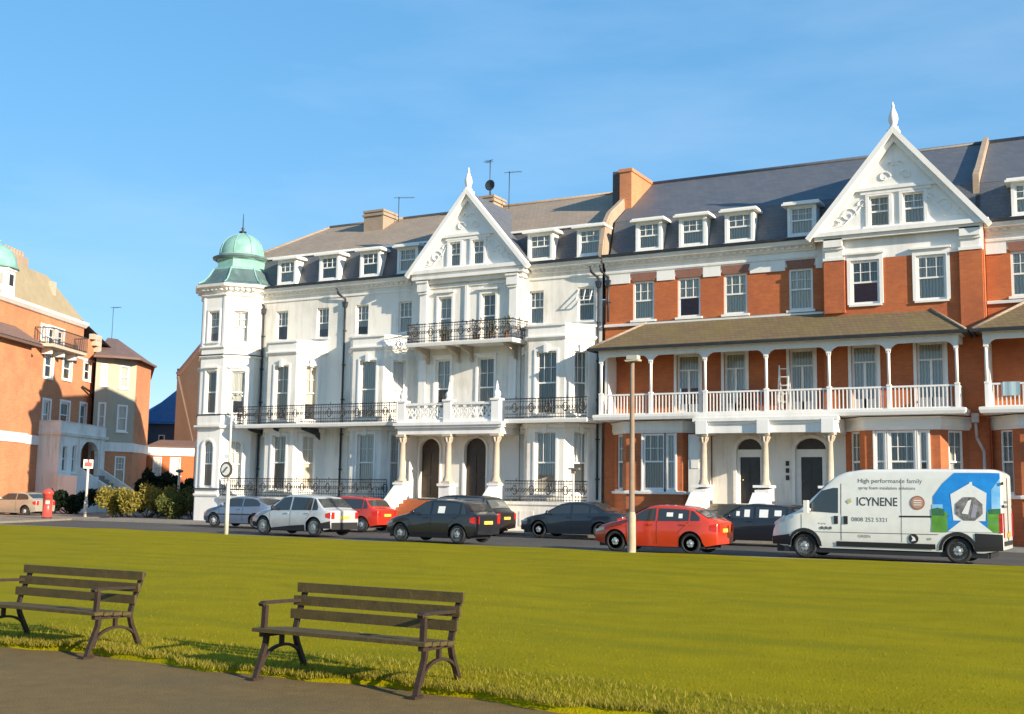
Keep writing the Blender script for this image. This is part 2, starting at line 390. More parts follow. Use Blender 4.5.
def downpipe(parent, x, y, z0, z1, mat=None, kink=None, hopper=True, r=.055):
    c = MB()
    if kink: c.path([(x+kink, y-.35, z1+.55), (x+kink, y-.25, z1+.28), (x, y-.09, z1)], r, 8)
    c.tube((x, y-.09, z0), (x, y-.09, z1), r, 8)
    if hopper: c.prism([(x-.13, z1-.15), (x-.07, z1-.45), (x+.07, z1-.45), (x+.13, z1-.15)], 'y', y-.2, y-.005)
    z = z0+.9
    while z < z1-.4:
        c.tube((x, y-.09, z), (x, y-.09, z+.07), r*1.45, 8); c.box(x-.1, x+.1, y-.08, y-.003, z+.01, z+.05); z += 1.8
    return recalc(c.build('downpipe', mat or PIPE, parent))
def dormer(parent, xc, w=1.15, z0=12.8, z1=14.15, y=48.05, roofw=None, cheek=None, cur=None, yb=49.6):
    """white wooden dormer: frame, cheeks and flat roof as one part, window its sub-part"""
    d = MB(); h = w/2
    d.box(xc-h-.13, xc-h, y, y+.16, z0, z1); d.box(xc+h, xc+h+.13, y, y+.16, z0, z1)
    d.box(xc-h, xc+h, y, y+.16, z0, z0+.10); d.box(xc-h, xc+h, y+.002, y+.14, z1-.08, z1)
    rw = h+.33 if roofw is None else roofw
    d.box(xc-rw, xc+rw, y-.22, yb, z1+.003, z1+.09); d.box(xc-rw+.06, xc+rw-.06, y-.14, yb, z1+.09, z1+.17)
    for s in (-1, 1): d.box(xc+s*(h+.02), xc+s*(h+.12), y+.165, yb-.01, z0-.3, z1-.004)
    d.box(xc-h-.2, xc+h+.2, y-.06, y-.002, z0-.08, z0-.003)
    o = d.build('dormer', WINW, parent)
    p, q = (xc-h, y), (xc+h, y)
    # window flattened to one level: dormer > sash, pane, curtain
    f = MB(); u = (1, 0); s1 = w; zz0 = z0+.10; zz1 = z1-.08; O = -.05
    f.obox(p, u, 0, .07, O-.07, O, zz0, zz1); f.obox(p, u, s1-.07, s1, O-.07, O, zz0, zz1)
    f.obox(p, u, .07, s1-.07, O-.07, O, zz0, zz0+.07); f.obox(p, u, .07, s1-.07, O-.07, O, zz1-.06, zz1)
    zr = zz0+(zz1-zz0)*.52; f.obox(p, u, .07, s1-.07, O-.06, O-.004, zr-.035, zr+.035)
    for k in (1, 2): f.obox(p, u, s1*k/3-.014, s1*k/3+.014, O-.055, O-.01, zr+.035, zz1-.06)
    zc = (zr+zz1)/2; f.obox(p, u, .07, s1-.07, O-.05, O-.014, zc-.012, zc+.012)
    f.build('window', WINW, o)
    g = MB(); g.face([(p[0]+.03, y+.085, zz0+.03), (q[0]-.03, y+.085, zz0+.03), (q[0]-.03, y+.085, zz1-.03), (p[0]+.03, y+.085, zz1-.03)]); g.build('pane', GLASS, o)
    c = MB(); K = 10
    for k in range(K):
        a0 = p[0]+w*k/K; a1 = p[0]+w*(k+1)/K; e = .01
        c.face([(a0, y+.135+(e if k % 2 else -e), zz0), (a1, y+.135-(e if k % 2 else -e), zz0), (a1, y+.135-(e if k % 2 else -e), zz1), (a0, y+.135+(e if k % 2 else -e), zz1)])
    c.build('curtain', CURT[cur if cur is not None else rnd.choice([0, 1, 1, 3])], o)
    return o
def gable(parent, x0, x1, apexx, zb, za, y, wins, seed=1):
    """plastered pediment with deep raking boards, two windows and relief"""
    g = MB(); xm = apexx
    def L(z): return x0+(xm-x0)*(z-zb)/(za-zb)
    def Rr(z): return x1+(xm-x1)*(z-zb)/(za-zb)
    wz0, wz1 = wins[0][2], wins[0][3]
    Y = y
    g.face([(L(zb), Y, zb), (Rr(zb), Y, zb), (Rr(wz0), Y, wz0), (L(wz0), Y, wz0)])
    xs = [w[0] for w in wins]; xe = [w[1] for w in wins]
    def quad(a0, b0, a1, b1): g.face([(a0, Y, wz0), (b0, Y, wz0), (b1, Y, wz1), (a1, Y, wz1)])
    quad(L(wz0), xs[0], L(wz1), xs[0]); quad(xe[0], xs[1], xe[0], xs[1]); quad(xe[1], Rr(wz0), xe[1], Rr(wz1))
    for a, b in zip(xs, xe):
        t = .2
        g.face([(a, Y, wz0), (a, Y+t, wz0), (a, Y+t, wz1), (a, Y, wz1)]); g.face([(b, Y+t, wz0), (b, Y, wz0), (b, Y, wz1), (b, Y+t, wz1)])
        g.face([(a, Y, wz0), (b, Y, wz0), (b, Y+t, wz0), (a, Y+t, wz0)]); g.face([(a, Y, wz1), (b, Y, wz1), (b, Y+t, wz1), (a, Y+t, wz1)])
    g.face([(L(wz1), Y, wz1), (Rr(wz1), Y, wz1), (xm, Y, za)])
    o = g.build('gable_wall', TRIM, parent)
    # raking boards and base moulding
    b = MB()
    for (xa, s) in ((x0, -1), (x1, 1)):
        dx = xm-xa; dz = za-zb; ln = math.hypot(dx, dz); nx, nz = -dz/ln*(1 if dx > 0 else -1), abs(dx)/ln
        for (o0, o1, y0, y1) in ((-.30, -.04, Y-.16, Y-.002), (-.10, .10, Y-.34, Y+.02)):
            q = [(xa+nx*o0-(.25*dx/ln if o1 > 0 else 0), zb+nz*o0-(.25*dz/ln if o1 > 0 else 0)), (xa+nx*o1-(.25*dx/ln if o1 > 0 else 0), zb+nz*o1-(.25*dz/ln if o1 > 0 else 0)),
                 (xm+(nx*o1 if o1 < 0 else 0), za+(o1/nz if True else 0)), (xm, za+o0/nz)]
            q[2] = (xm, za+o1/nz)
            b.prism(q, 'y', y0+(.003 if s > 0 else 0), y1)
    b.box(x0-.12, x1+.12, Y-.26, Y-.001, zb-.10, zb+.08); b.box(x0+.1, x1-.1, Y-.15, Y-.002, zb-.26, zb-.102)
    zt = wz1+.30
    b.box(L(zt)+.3, Rr(zt)-.3, Y-.12, Y-.003, zt-.07, zt+.07); b.box(L(zt)+.55, Rr(zt)-.55, Y-.07, Y-.003, zt-.22, zt-.072)
    for w in wins:
        b.box(w[0]-.13, w[0]-.0, Y-.06, Y-.003, wz0, wz1); b.box(w[1]+.0, w[1]+.13, Y-.06, Y-.003, wz0, wz1); b.box(w[0]-.13, w[1]+.13, Y-.065, Y-.003, wz1, wz1+.07)
    b.box(wins[0][0]-.25, wins[1][1]+.25, Y-.13, Y-.003, wz0-.10, wz0-.002)
    recalc(b.build('gable_boards', TRIM, parent))
    # scrolling plaster relief
    rr = random.Random(seed)
    def scroll(cx, cz, sx, n, r0):
        pts = []
        for k in range(n):
            a = k*.55; r = r0*(1-k/n*.8); pts.append((cx+sx*r*math.cos(a), Y-.015, cz+r*math.sin(a)))
        rl = MB(); rl.path(pts, .03, 5); rl.build('plaster_relief', TRIM, parent)
    for s, cx0 in ((1, xm), (-1, xm)):
        wx = (xm-x0)*.62
        scroll(cx0-s*wx*.9, zb+.75, s, 14, .34); scroll(cx0-s*wx*.62, zb+1.15, -s, 12, .22); scroll(cx0-s*wx*1.15, zb+.45, -s, 10, .2)
        rl = MB(); rl.path([(cx0-s*(wx*1.35), Y-.01, zb+.25), (cx0-s*wx*1.0, Y-.01, zb+.35), (cx0-s*wx*.72, Y-.01, zb+.9), (cx0-s*wx*.5, Y-.01, zb+1.45)], .03, 5); rl.build('plaster_relief', TRIM, parent)
        scroll(cx0-s*.42, zt+.45, s, 12, .26); scroll(cx0-s*.15, zt+.95, -s, 9, .16)
    for k in range(14):
        a = rr.uniform(-1, 1)*wx*1.1; z = zb+.3+rr.random()*.9
        if wins[0][0]-.3 < xm+a < wins[1][1]+.3 or not (L(z)+.35 < xm+a < Rr(z)-.35): continue
        rl = MB(); rl.lathe((xm+a, Y-.01, z), [(.0, -.05), (.06, -.02), (.07, 0), (.05, .04), (0, .06)], 6); rl.build('plaster_relief', TRIM, parent)
    # roof of the gable running back into the main roof
    rf = MB(); e = .10; yb = y+5.2
    rf.face([(x0-.1, Y-.0, zb), (xm, Y-.0, za-.02), (xm, yb, za-.02), (x0-.1, yb, zb)]); rf.face([(xm, Y, za-.02), (x1+.1, Y, zb), (x1+.1, yb, zb), (xm, yb, za-.02)])
    rf.build('gable_roof', SLATE, parent)
    fn = MB(); fn.lathe((xm, Y-.1, za-.05), [(.20, 0), (.20, .18), (.12, .24), (.15, .32), (.2, .5), (.18, .68), (.09, .92), (.05, 1.02), (.07, 1.08), (0, 1.28)], 8)
    fn.box(xm-.24, xm+.24, Y-.3, Y+.1, za-.12, za+.0)
    fn.build('finial', TRIM, parent)
    for a, b_ in zip(xs, xe):
        window(parent, (x0, Y), (x1, Y), a-x0, b_-x0, wz0, wz1, reveal=.08, bars=(1, 2), sill=False)
    return o
def plinth_steps(parent, x0, x1, y0, y1, z1, n, mat=None, name='front_steps'):
    st = MB()
    for k in range(n):
        st.box(x0, x1, y0+(y1-y0)*k/n, y1, z1*k/n+(.001 if k else 0), z1*(k+1)/n)
    return st.build(name, mat or TERRA, parent)
def cheekwall(mb, x, w, y0, y1, z0, z1, cap=.1, pier=True):
    """sloping side wall of a flight of steps, pier at the top"""
    mb.prism([(y0, 0), (y0, z0), (y1, z1), (y1, 0)], 'x', x-w/2, x+w/2)
    mb.prism([(y0-.06, z0+.0), (y0-.06, z0+cap), (y1, z1+cap), (y1, z1)], 'x', x-w/2-.05, x+w/2+.05)
    if pier:
        mb.box(x-w/2-.06, x+w/2+.06, y1+.002, y1+.5, 0, z1+.12); mb.box(x-w/2-.12, x+w/2+.12, y1-.05, y1+.55, z1+.12, z1+.22)
        mb.lathe((x, y1+.25, z1+.22), [(.24, 0), (.2, .08), (.08, .16), (0, .2)], 4, smooth=False, phase=.5)
# ================================================================== WHITE TERRACE
WY = 48.0; EAVE = 12.55
def eaves(parent, pts, z=EAVE, dent=True, gut=True, mat=TRIM):
    c = MB()
    c.sweep(pts, [(0.002, z-.70), (.05, z-.70), (.06, z-.62), (0.002, z-.60)])
    c.sweep(pts, [(0.002, z-.42), (.10, z-.40), (.14, z-.24), (.34, z-.18), (.40, z-.02), (.40, z), (0.002, z)])
    if dent:
        for a, b in zip(pts, pts[1:]):
            u, L = unit(a, b); n = int(L/.3)
            for k in range(n): c.obox(a, u, (k+.25)*L/n, (k+.68)*L/n, .145, .22, z-.32, z-.215)
    o = c.build('cornice', mat, parent)
    if gut:
        g = MB(); g.sweep(pts, [(.40, z+.003), (.50, z+.02), (.52, z+.12), (.38, z+.12)]); g.build('gutter', PIPE, parent)
    return o
def canted_bay(parent, xc, zb, ztop, wallmat, floors, hw=.94, tw=2.0, yf=46.8, y0=WY, parapet=True, cantw=.66, mir=False):
    """canted bay: walls, windows per floor (z0, z1, bars, curtain), parapet"""
    P = [(xc-tw, y0), (xc-hw, yf), (xc+hw, yf), (xc+tw, y0)]
    b = MB(); tr = MB()
    for i in range(3):
        u, L = unit(P[i], P[i+1]); holes = []
        for (z0, z1, bars, cur, fw) in floors:
            w = fw if i == 1 else cantw
            holes.append((L/2-w/2, L/2+w/2, z0, z1))
        wall(b, P[i], P[i+1], zb, ztop, holes, t=.2)
        for (h, fl) in zip(holes, floors):
            window(parent, P[i], P[i+1], h[0], h[1], h[2], h[3], bars=fl[2], cur=fl[3])
            architrave(tr, P[i], P[i+1], h[0], h[1], h[2], h[3], w=.10, d=.04, keystone=True)
    b.face([(p[0], p[1], ztop) for p in P])
    b.build('bay_wall', wallmat, parent)
    tr.sweep(P, [(.0, 4.72), (.06, 4.74), (.10, 4.86), (.10, 4.94), (0, 4.94)])
    if parapet:
        tr.sweep(P, [(-.12, ztop-.12), (.05, ztop-.12), (.14, ztop-.02), (.14, ztop+.05), (.03, ztop+.06), (.03, ztop+.50), (.12, ztop+.52), (.12, ztop+.60), (-.12, ztop+.60)])
    tr.build('bay_trim', TRIM, parent)
def ironbalcony(parent, pts, z, h=.92, slab=.12, fancy=True, poly=None, name='balcony'):
    s = MB()
    s.prism(poly, 'z', z-slab, z)
    s.sweep(pts, [(0, z-slab-.05), (.05, z-slab-.04), (.08, z-.04), (.08, z+.02), (0, z+.03)])
    o = s.build(name, TRIM, parent)
    r = MB(); railing(r, pts, z+.02, h, sp=.14, r=.017, top=.022, fancy=fancy); r.build('railing', IRON, o)
    return o

# ---- corner house with the tower
T = empty('tower_house', (-40.5, WY, 0), 0, 'white painted corner house with green copper domed octagonal tower', 'house', 'terraced houses along the far pavement')
TC = (-43.6, 48.23); CR = 2.09
OV = [(TC[0]+CR*math.cos(R(a)), TC[1]+CR*math.sin(R(a))) for a in (157.5, 202.5, 247.5, 292.5, 337.5, 382.5)]
tw = MB(); tt = MB()
for i in range(5):
    u, L = unit(OV[i], OV[i+1]); c = L/2; hs = []
    if i in (1, 2, 3):
        hs = [(c-.36, c+.36, 1.85, 4.3, .36), (c-.38, c+.38, 5.75, 8.05), (c-.38, c+.38, 9.62, 11.3)]
    wall(tw, OV[i], OV[i+1], 0, 12.6, hs, t=.18)
    for k, h in enumerate(hs):
        window(T, OV[i], OV[i+1], h[0], h[1], h[2], h[3]+(0 if k else 0), bars=((1, 2), (0, 1), (1, 2))[k], cur=[1, 3, 1][k], sill=(k > 0))
        if k == 0:
            for q in range(8):
                a0, a1 = math.pi*q/8, math.pi*(q+1)/8
                def AP(a, rr, o, u=u, i=i, c=c):
                    n = (u[1], -u[0]); s_ = c-rr*math.cos(a); z = 3.94+rr*math.sin(a)
                    return (OV[i][0]+u[0]*s_+n[0]*o, OV[i][1]+u[1]*s_+n[1]*o, z)
                tt.beam(AP(a0, .42, .03), AP(a1, .42, .03), .06, .1, side=(u[1], -u[0], 0))
            tt.obox(OV[i], u, c-.48, c-.37, .002, .05, 1.85, 3.94); tt.obox(OV[i], u, c+.37, c+.48, .002, .05, 1.85, 3.94)
        else: architrave(tt, OV[i], OV[i+1], h[0], h[1], h[2], h[3], w=.09, d=.04, head=0 if k == 2 else .04)
tw.build('tower_wall', STUCCO_T, T)
for z, o, hh in ((1.35, .08, .14), (4.95, .22, .16), (5.15, .05, .5), (8.75, .12, .12), (9.25, .10, .10), (12.1, .12, .10)):
    tt.sweep(OV, [(0, z), (o*.6, z), (o, z+hh*.5), (o, z+hh), (0, z+hh)])
tt.sweep(OV, [(0, 12.35), (.12, 12.38), (.2, 12.5), (.42, 12.58), (.46, 12.72), (0, 12.72)])
for i in range(5):
    u, L = unit(OV[i], OV[i+1])
    for k in range(5): tt.obox(OV[i], u, .12+k*.3, .26+k*.3, .1, .3, 12.40, 12.52)
    tt.obox(OV[i], u, .02, .16, .002, .035, 9.4, 12.1); tt.obox(OV[i], u, L-.16, L-.02, .002, .035, 9.4, 12.1)
tt.build('tower_trim', TRIM, T)
band = MB(); band.sweep(OV, [(.10, 8.87), (.14, 8.87), (.14, 8.93), (.10, 8.93)]); band.sweep(OV, [(.02, 5.66), (.09, 5.66), (.09, 5.71), (.02, 5.71)])
band.sweep(OV, [(.02, 1.72), (.09, 1.72), (.09, 1.78), (.02, 1.78)]); band.build('dark_band', PIPE, T)
rf = MB()
rf.lathe((TC[0], TC[1], 0), [(2.48, 12.72), (2.46, 12.80), (2.16, 12.95), (1.85, 13.3), (1.58, 13.75)], 8, smooth=False, phase=.5)
ro = rf.build('tower_roof', COPPERD, T)
rb = MB()
for i in range(8):
    a = math.pi/4*(i+.5)
    rb.path([(TC[0]+r_*math.cos(a), TC[1]+r_*math.sin(a), z) for r_, z in ((2.46, 12.82), (2.16, 12.97), (1.85, 13.32), (1.58, 13.77))], .045, 5)
rb.lathe((TC[0], TC[1], 0), [(1.62, 13.70), (1.58, 13.80), (1.40, 13.86), (1.34, 14.28), (1.42, 14.36)], 8, smooth=False, phase=.5)
rb.build('tower_drum', COPPER, ro)
rb = MB(); rb.lathe((TC[0], TC[1], 0), [(1.40, 14.36), (1.56, 14.42), (1.58, 14.50), (1.4, 14.58), (1.2, 14.62)], 24); rb.build('drum_eave', COPPERD, ro)
dm = MB(); dm.lathe((TC[0], TC[1], 14.60), [(1.24, 0), (1.24, .14), (1.20, .4), (1.08, .72), (.86, 1.0), (.56, 1.2), (.24, 1.32), (.1, 1.36), (.1, 1.42)], 24)
for i in range(8):
    a = math.pi/4*(i+.5)
    dm.path([(TC[0]+r_*math.cos(a), TC[1]+r_*math.sin(a), 14.6+z) for r_, z in ((1.25, .1), (1.21, .4), (1.09, .72), (.87, 1.0), (.57, 1.2), (.24, 1.32))], .025, 4)
dm.build('copper_dome', COPPER, T)
fn = MB(); fn.lathe((TC[0], TC[1], 16.0), [(.1, 0), (.2, .03), (.22, .08), (.07, .14), (.05, .2), (.1, .27), (.03, .34), (.02, 1.05), (0, 1.15)], 8); fn.build('finial', PIPE, T)
# main wall
p, q = (-41.9, WY), (-36.0, WY)
A = [(-40.75, -39.95), (-37.98, -37.2)]
mw = MB(); wall(mw, p, q, 0, EAVE, [(a-p[0], b-p[0], 9.75, 11.35) for a, b in A])
mw.build('wall', STUCCO, T); mw = MB(); wall(mw, (-44.9, 58), (-44.9, 49.2), 0, EAVE, []); wall(mw, (-36.0, 58), (-44.9, 58), 0, EAVE, []); mw.build('back_wall', STUCCO, T)
for a, b in A: window(T, p, q, a-p[0], b-p[0], 9.75, 11.35, bars=(2, 2), cur=1)
canted_bay(T, -39.2, 1.4, 8.9, STUCCO, [(1.75, 4.55, (1, 2), 2, .92), (5.35, 8.2, (1, 2), 2, .92)])
eaves(T, [(-41.7, WY), (-36.0, WY)])
ms = MB(); ms.prism([(48.2, 12.5), (48.85, 14.5), (49.3, 14.5), (48.7, 12.5)], 'x', -43.9, -36.0)
ms.face([(-44.9, 49.2, 12.5), (-43.9, 48.25, 12.5), (-43.6, 48.85, 14.5), (-44.4, 49.7, 14.5)]); ms.face([(-44.9, 58, 12.5), (-44.9, 49.2, 12.5), (-44.4, 49.7, 14.5), (-44.4, 57.5, 14.5)])
ms.build('mansard_slope', SLATE, T)
ur = MB(); ur.face([(-44.4, 48.83, 14.5), (-36.0, 48.83, 14.5), (-36.0, 53, 17.1), (-41.2, 53, 17.1)]); ur.face([(-44.4, 57.5, 14.5), (-44.4, 48.83, 14.5), (-41.2, 53, 17.1)])
ur.face([(-36, 57.5, 14.5), (-44.4, 57.5, 14.5), (-41.2, 53, 17.1), (-36, 53, 17.1)]); ur.tube((-41.2, 53, 17.12), (-36, 53, 17.12), .1, 6)
ur.tube((-41.2, 53, 17.12), (-44.4, 48.83, 14.52), .08, 6); ur.build('roof', TILE, T)
rr = MB(); rr.box(-43.9, -36.0, 48.74, 48.88, 14.46, 14.58); rr.build('roof_kerb', TRIM, T)
dormer(T, -40.2, 1.0); dormer(T, -37.35, 1.02)
downpipe(T, -41.55, WY, .1, 11.7, kink=-.35); 
ironbalcony(T, [(-41.75, 46.9), (-41.5, 46.1), (-36.02, 46.1)], 5.08, poly=[(-41.8, 47.9), (-41.75, 46.9), (-41.5, 46.1), (-36.02, 46.1), (-36.02, 47.9)])
pl = MB(); pl.prism([(-43, 47.95), (-42.6, 46.25), (-41.8, 46.1), (-36.02, 46.1), (-36.02, 47.95)], 'z', 0, 1.36)
pl.sweep([(-42.6, 46.25), (-41.8, 46.1), (-36.02, 46.1)], [(0, 1.22), (.06, 1.24), (.06, 1.38), (-.2, 1.38), (-.2, 1.36)]); pl.build('terrace_plinth', STUCCO, T)
rl = MB(); railing(rl, [(-42.6, 46.3), (-41.8, 46.16), (-36.02, 46.16)], 1.38, .92, sp=.14, fancy=True, r=.017, top=.022); rl.build('terrace_railing', IRON, T)
bk = MB()
for x in (-40.9, -39.2, -37.4): bk.prism([(47.98, 4.2), (47.98, 4.92), (46.3, 4.92), (46.4, 4.8), (47.5, 4.6)], 'x', x-.05, x+.05)
bk.build('balcony_bracket', PIPE, T)

# ---- gabled white pair
G = empty('gabled_white_house', (-28.7, WY, 0), 0, 'white painted house with double arched doorway, iron balcony and tall white pediment', 'house', 'terraced houses along the far pavement')
GL, GR_, GY = -31.2, -25.5, 47.6
mw = MB()
p, q = (-36.0, WY), (GL, WY); B = [(-35.45, -34.65), (-32.78, -31.98)]
wall(mw, p, q, 0, EAVE, [(a-p[0], b-p[0], 9.75, 11.35) for a, b in B])
for a, b in B: window(G, p, q, a-p[0], b-p[0], 9.75, 11.35, bars=(2, 2), cur=1)
mw.face([(GL, WY, 0), (GL, GY, 0), (GL, GY, EAVE), (GL, WY, EAVE)]); mw.face([(GR_, GY, 0), (GR_, WY, 0), (GR_, WY, EAVE), (GR_, GY, EAVE)])
p, q = (GL, GY), (GR_, GY)
hol = [(-30.12, -29.35, 8.95, 11.32), (-27.66, -26.88, 8.95, 11.32), (-30.2, -29.36, 5.35, 8.2), (-27.8, -26.9, 5.35, 8.2), (-31.0, -29.85, 1.46, 4.35, .55), (-28.45, -27.25, 1.46, 4.35, .55)]
hh = [(h[0]-GL, h[1]-GL, *h[2:]) for h in hol]
wall(mw, p, q, 0, EAVE, hh, t=.25)
tr = MB()
for k, h in enumerate(hh):
    if k < 4:
        window(G, p, q, h[0], h[1], h[2], h[3], bars=(1, 2), cur=[1, 3, 1, 3][k], rail=.5 if k > 1 else .55, sill=False); architrave(tr, p, q, h[0], h[1], h[2], h[3], w=.11, d=.05, head=.08 if k < 2 else .02)
    else:
        d = MB(); u, L = unit(p, q)
        d.obox(p, u, h[0]+.02, h[1]-.02, -.25, -.19, h[2], h[3]+.02)
        for z0, z1 in ((1.65, 2.4), (2.55, 3.6)):
            for a, b in ((h[0]+.1, (h[0]+h[1])/2-.04), ((h[0]+h[1])/2+.04, h[1]-.1)): d.obox(p, u, a, b, -.189, -.165, z0, z1)
        dd = d.build('door', DOORD, G)
        k_ = MB(); k_.lathe((GL+h[1]-.14, GY+.14, 2.5), [(0, -.03), (.03, -.01), (.03, .02), (0, .03)], 8, axis='y'); k_.build('handle', M_plain('brass', (.5, .35, .12), .3, 1) if k == 4 else bpy.data.materials['brass'], dd)
        architrave(tr, p, q, h[0], h[1], h[2], h[3]-.5, w=.10, d=.05) if False else None
        for s_ in (h[0]-.1, h[1]): tr.obox(p, u, s_, s_+.1, .002, .05, h[2], h[3]-.5)
        cx = (h[0]+h[1])/2; rad = (h[1]-h[0])/2+.05
        for q_ in range(10):
            a0, a1 = math.pi*q_/10, math.pi*(q_+1)/10
            tr.beam((GL+cx-rad*math.cos(a0), GY-.028, h[3]-.5+(.55)*math.sin(a0)), (GL+cx-rad*math.cos(a1), GY-.028, h[3]-.5+.55*math.sin(a1)), .05, .1, side=(0, 1, 0))
# pilasters of the upper floors
for x in (-30.93, -25.86, -28.5):
    if x != -28.5:
        tr.box(x-.2, x+.2, GY-.16, GY-.002, 8.9, 11.5); tr.box(x-.26, x+.26, GY-.24, GY-.004, 11.5, 11.62); tr.box(x-.3, x+.3, GY-.30, GY-.004, 11.62, 12.05); tr.box(x-.34, x+.34, GY-.36, GY-.004, 12.05, 12.14)
        tr.box(x-.2, x+.2, GY-.12, GY-.002, 5.2, 8.2)
    else: tr.box(x-.08, x+.08, GY-.08, GY-.002, 8.9, 11.9)
tr.box(GL+.0, GR_-.0, GY-.07, GY-.003, 11.78, 11.9)
p, q = (GR_, WY), (-21.45, WY); D = [(-25.28, -24.5), (-22.72, -21.88)]
wall(mw, p, q, 0, EAVE, [(a-p[0], b-p[0], 9.75, 11.35) for a, b in D])
for i, (a, b) in enumerate(D): window(G, p, q, a-p[0], b-p[0], 9.75, 11.35, bars=(2, 2), cur=[1, 3][i], open_top=(i == 1))
mw.build('wall', STUCCO, G); mw = MB(); wall(mw, (-21.45, 58), (-36, 58), 0, EAVE, []); mw.build('back_wall', STUCCO, G)
tr.build('stucco_trim', TRIM, G)
canted_bay(G, -33.7, 1.4, 8.9, STUCCO, [(1.75, 4.55, (1, 2), 1, 1.0), (5.35, 8.25, (0, 1), 1, 1.0)])
canted_bay(G, -23.7, 1.4, 8.9, STUCCO, [(1.75, 4.55, (2, 1), 1, 1.05), (5.35, 8.25, (2, 2), 3, 1.05)])
eaves(G, [(-36.0, WY), (-32.0, WY)]); eaves(G, [(-25.1, WY), (-21.45, WY)])
gable(G, -31.65, -25.15, -28.4, 12.6, 16.45, 47.45, [(-29.45, -28.82, 12.78, 14.0), (-28.15, -27.5, 12.78, 14.0)], 3)
ct = MB(); ct.box(GL-.3, GR_+.3, GY-.4, WY+.2, 12.2, 12.34); ct.box(GL-.15, GR_+.15, GY-.2, WY, 12.0, 12.2); ct.build('gable_cornice', TRIM, G)
ms = MB(); ms.prism([(48.2, 12.5), (48.85, 14.5), (49.3, 14.5), (48.7, 12.5)], 'x', -36.0, -21.6); ms.build('mansard_slope', DTILE, G)
ur = MB(); ur.prism([(48.83, 14.5), (53, 17.1), (57.5, 14.5), (57.5, 12.5), (57.3, 12.5), (57.3, 14.4), (53, 16.9), (48.9, 14.35)], 'x', -36.0, -21.6); ur.tube((-36, 53, 17.12), (-21.6, 53, 17.12), .1, 6); ur.build('roof', TILE, G)
rr = MB(); rr.box(-36.0, -21.6, 48.74, 48.88, 14.46, 14.56); rr.build('roof_kerb', TRIM, G)
dormer(G, -34.7, 1.0); dormer(G, -32.35, 1.0); dormer(G, -24.75, 1.1, cur=1); dormer(G, -22.15, 1.05, cur=1)
downpipe(G, -36.08, WY, .1, 11.7, kink=-.35); downpipe(G, -21.62, WY, 1.5, 11.7, kink=-.3)
ironbalcony(G, [(-35.98, 46.1), (-31.45, 46.1)], 5.08, poly=[(-35.98, 47.9), (-35.98, 46.1), (-31.45, 46.1), (-31.45, 47.9)])
ironbalcony(G, [(-25.45, 46.1), (-21.3, 46.1)], 5.08, poly=[(-25.45, 47.9), (-25.45, 46.1), (-21.3, 46.1), (-21.3, 47.9)])
ironbalcony(G, [(-31.15, 47.5), (-31.0, 46.2), (-25.2, 46.2), (-25.05, 47.5)], 8.86, h=.9, poly=[(-31.15, 47.55), (-31.0, 46.2), (-25.2, 46.2), (-25.05, 47.55)])
for x in (-30.6, -28.85, -28.1, -25.7):
    b = MB(); b.prism([(47.58, 8.0), (47.58, 8.72), (46.35, 8.72), (46.45, 8.6), (47.2, 8.4), (47.45, 8.05)], 'x', x-.06, x+.06); b.build('balcony_bracket', STONE, G)
for x0, x1 in ((-35.98, -31.95), (-25.4, -21.3)):
    pl = MB(); pl.box(x0, x1, 46.1, 47.95, 0, 1.36); pl.box(x0, x1, 46.04, 46.3, 1.24, 1.38)
    if x0 > -30:
        pl.box(-24.6, -23.9, 46.07, 46.098, .3, .95)
    pl.build('terrace_plinth', STUCCO, G)
    rl = MB(); railing(rl, [(x0, 46.16), (x1, 46.16)], 1.38, .92, sp=.14, fancy=True, r=.017, top=.022); rl.build('terrace_railing', IRON, G)
# porch
po = MB(); X0, X1 = -31.2, -25.55
po.box(X0, X1, 45.9, GY, 4.45, 4.75); po.box(X0-.1, X1+.1, 45.78, GY, 4.75, 4.86); po.box(X0-.16, X1+.16, 45.7, GY, 4.86, 5.0)
pf_ = MB(); pf_.box(X0, X1, 46.1, GY-.01, 1.3, 1.44); pf_.build('porch_floor', PAVE, G)
po.build('porch_entablature', TRIM, G)
bl = MB()
for x in (-30.98, -28.4, -25.82):
    bl.box(x-.2, x+.2, 45.82, 46.2, 5.0, 5.98); bl.box(x-.25, x+.25, 45.77, 46.25, 5.98, 6.07); bl.lathe((x, 46.0, 6.07), [(.2, 0), (.14, .08), (.19, .18), (.17, .3), (.07, .42), (.09, .5), (0, .85)], 8)
for a, b in ((-30.78, -28.6), (-28.2, -26.02)):
    bl.box(a, b, 45.88, 46.12, 5.0, 5.12); bl.box(a, b, 45.86, 46.14, 5.82, 5.94); bl.box(a, b, 45.93, 46.07, 5.115, 5.2)
    n = 5; w = (b-a)/n
    for k in range(n):  # pierced interlaced panel
        c = a+w*(k+.5)
        bl.beam((c-w/2, 46, 5.18), (c+w/2, 46, 5.84), .09, .075, side=(0, 1, 0)); bl.beam((c+w/2, 46.004, 5.18), (c-w/2, 46.004, 5.84), .09, .075, side=(0, 1, 0))
        pts = [(c+.17*math.cos(t_*math.pi/5), 45.99, 5.51+.17*math.sin(t_*math.pi/5)) for t_ in range(11)]; bl.path(pts, .035, 5)
bl.build('balustrade', TRIM, G)
for x in (-30.98, -28.4, -25.82): column(G, x, 46.02, 2.25, 4.45, .16, STONE)
fs = plinth_steps(G, -30.75, -26.05, 43.9, 46.1, 1.36, 8)
for x in (-30.98, -25.82): cw = MB(); cheekwall(cw, x, .36, 43.75, 45.75, .25, 1.95); cw.build('steps_side_wall', TRIM, G)
cw = MB()
cw.box(-28.68, -28.12, 45.72, 46.3, 0, 2.02); cw.box(-28.76, -28.04, 45.64, 46.36, 2.02, 2.14)
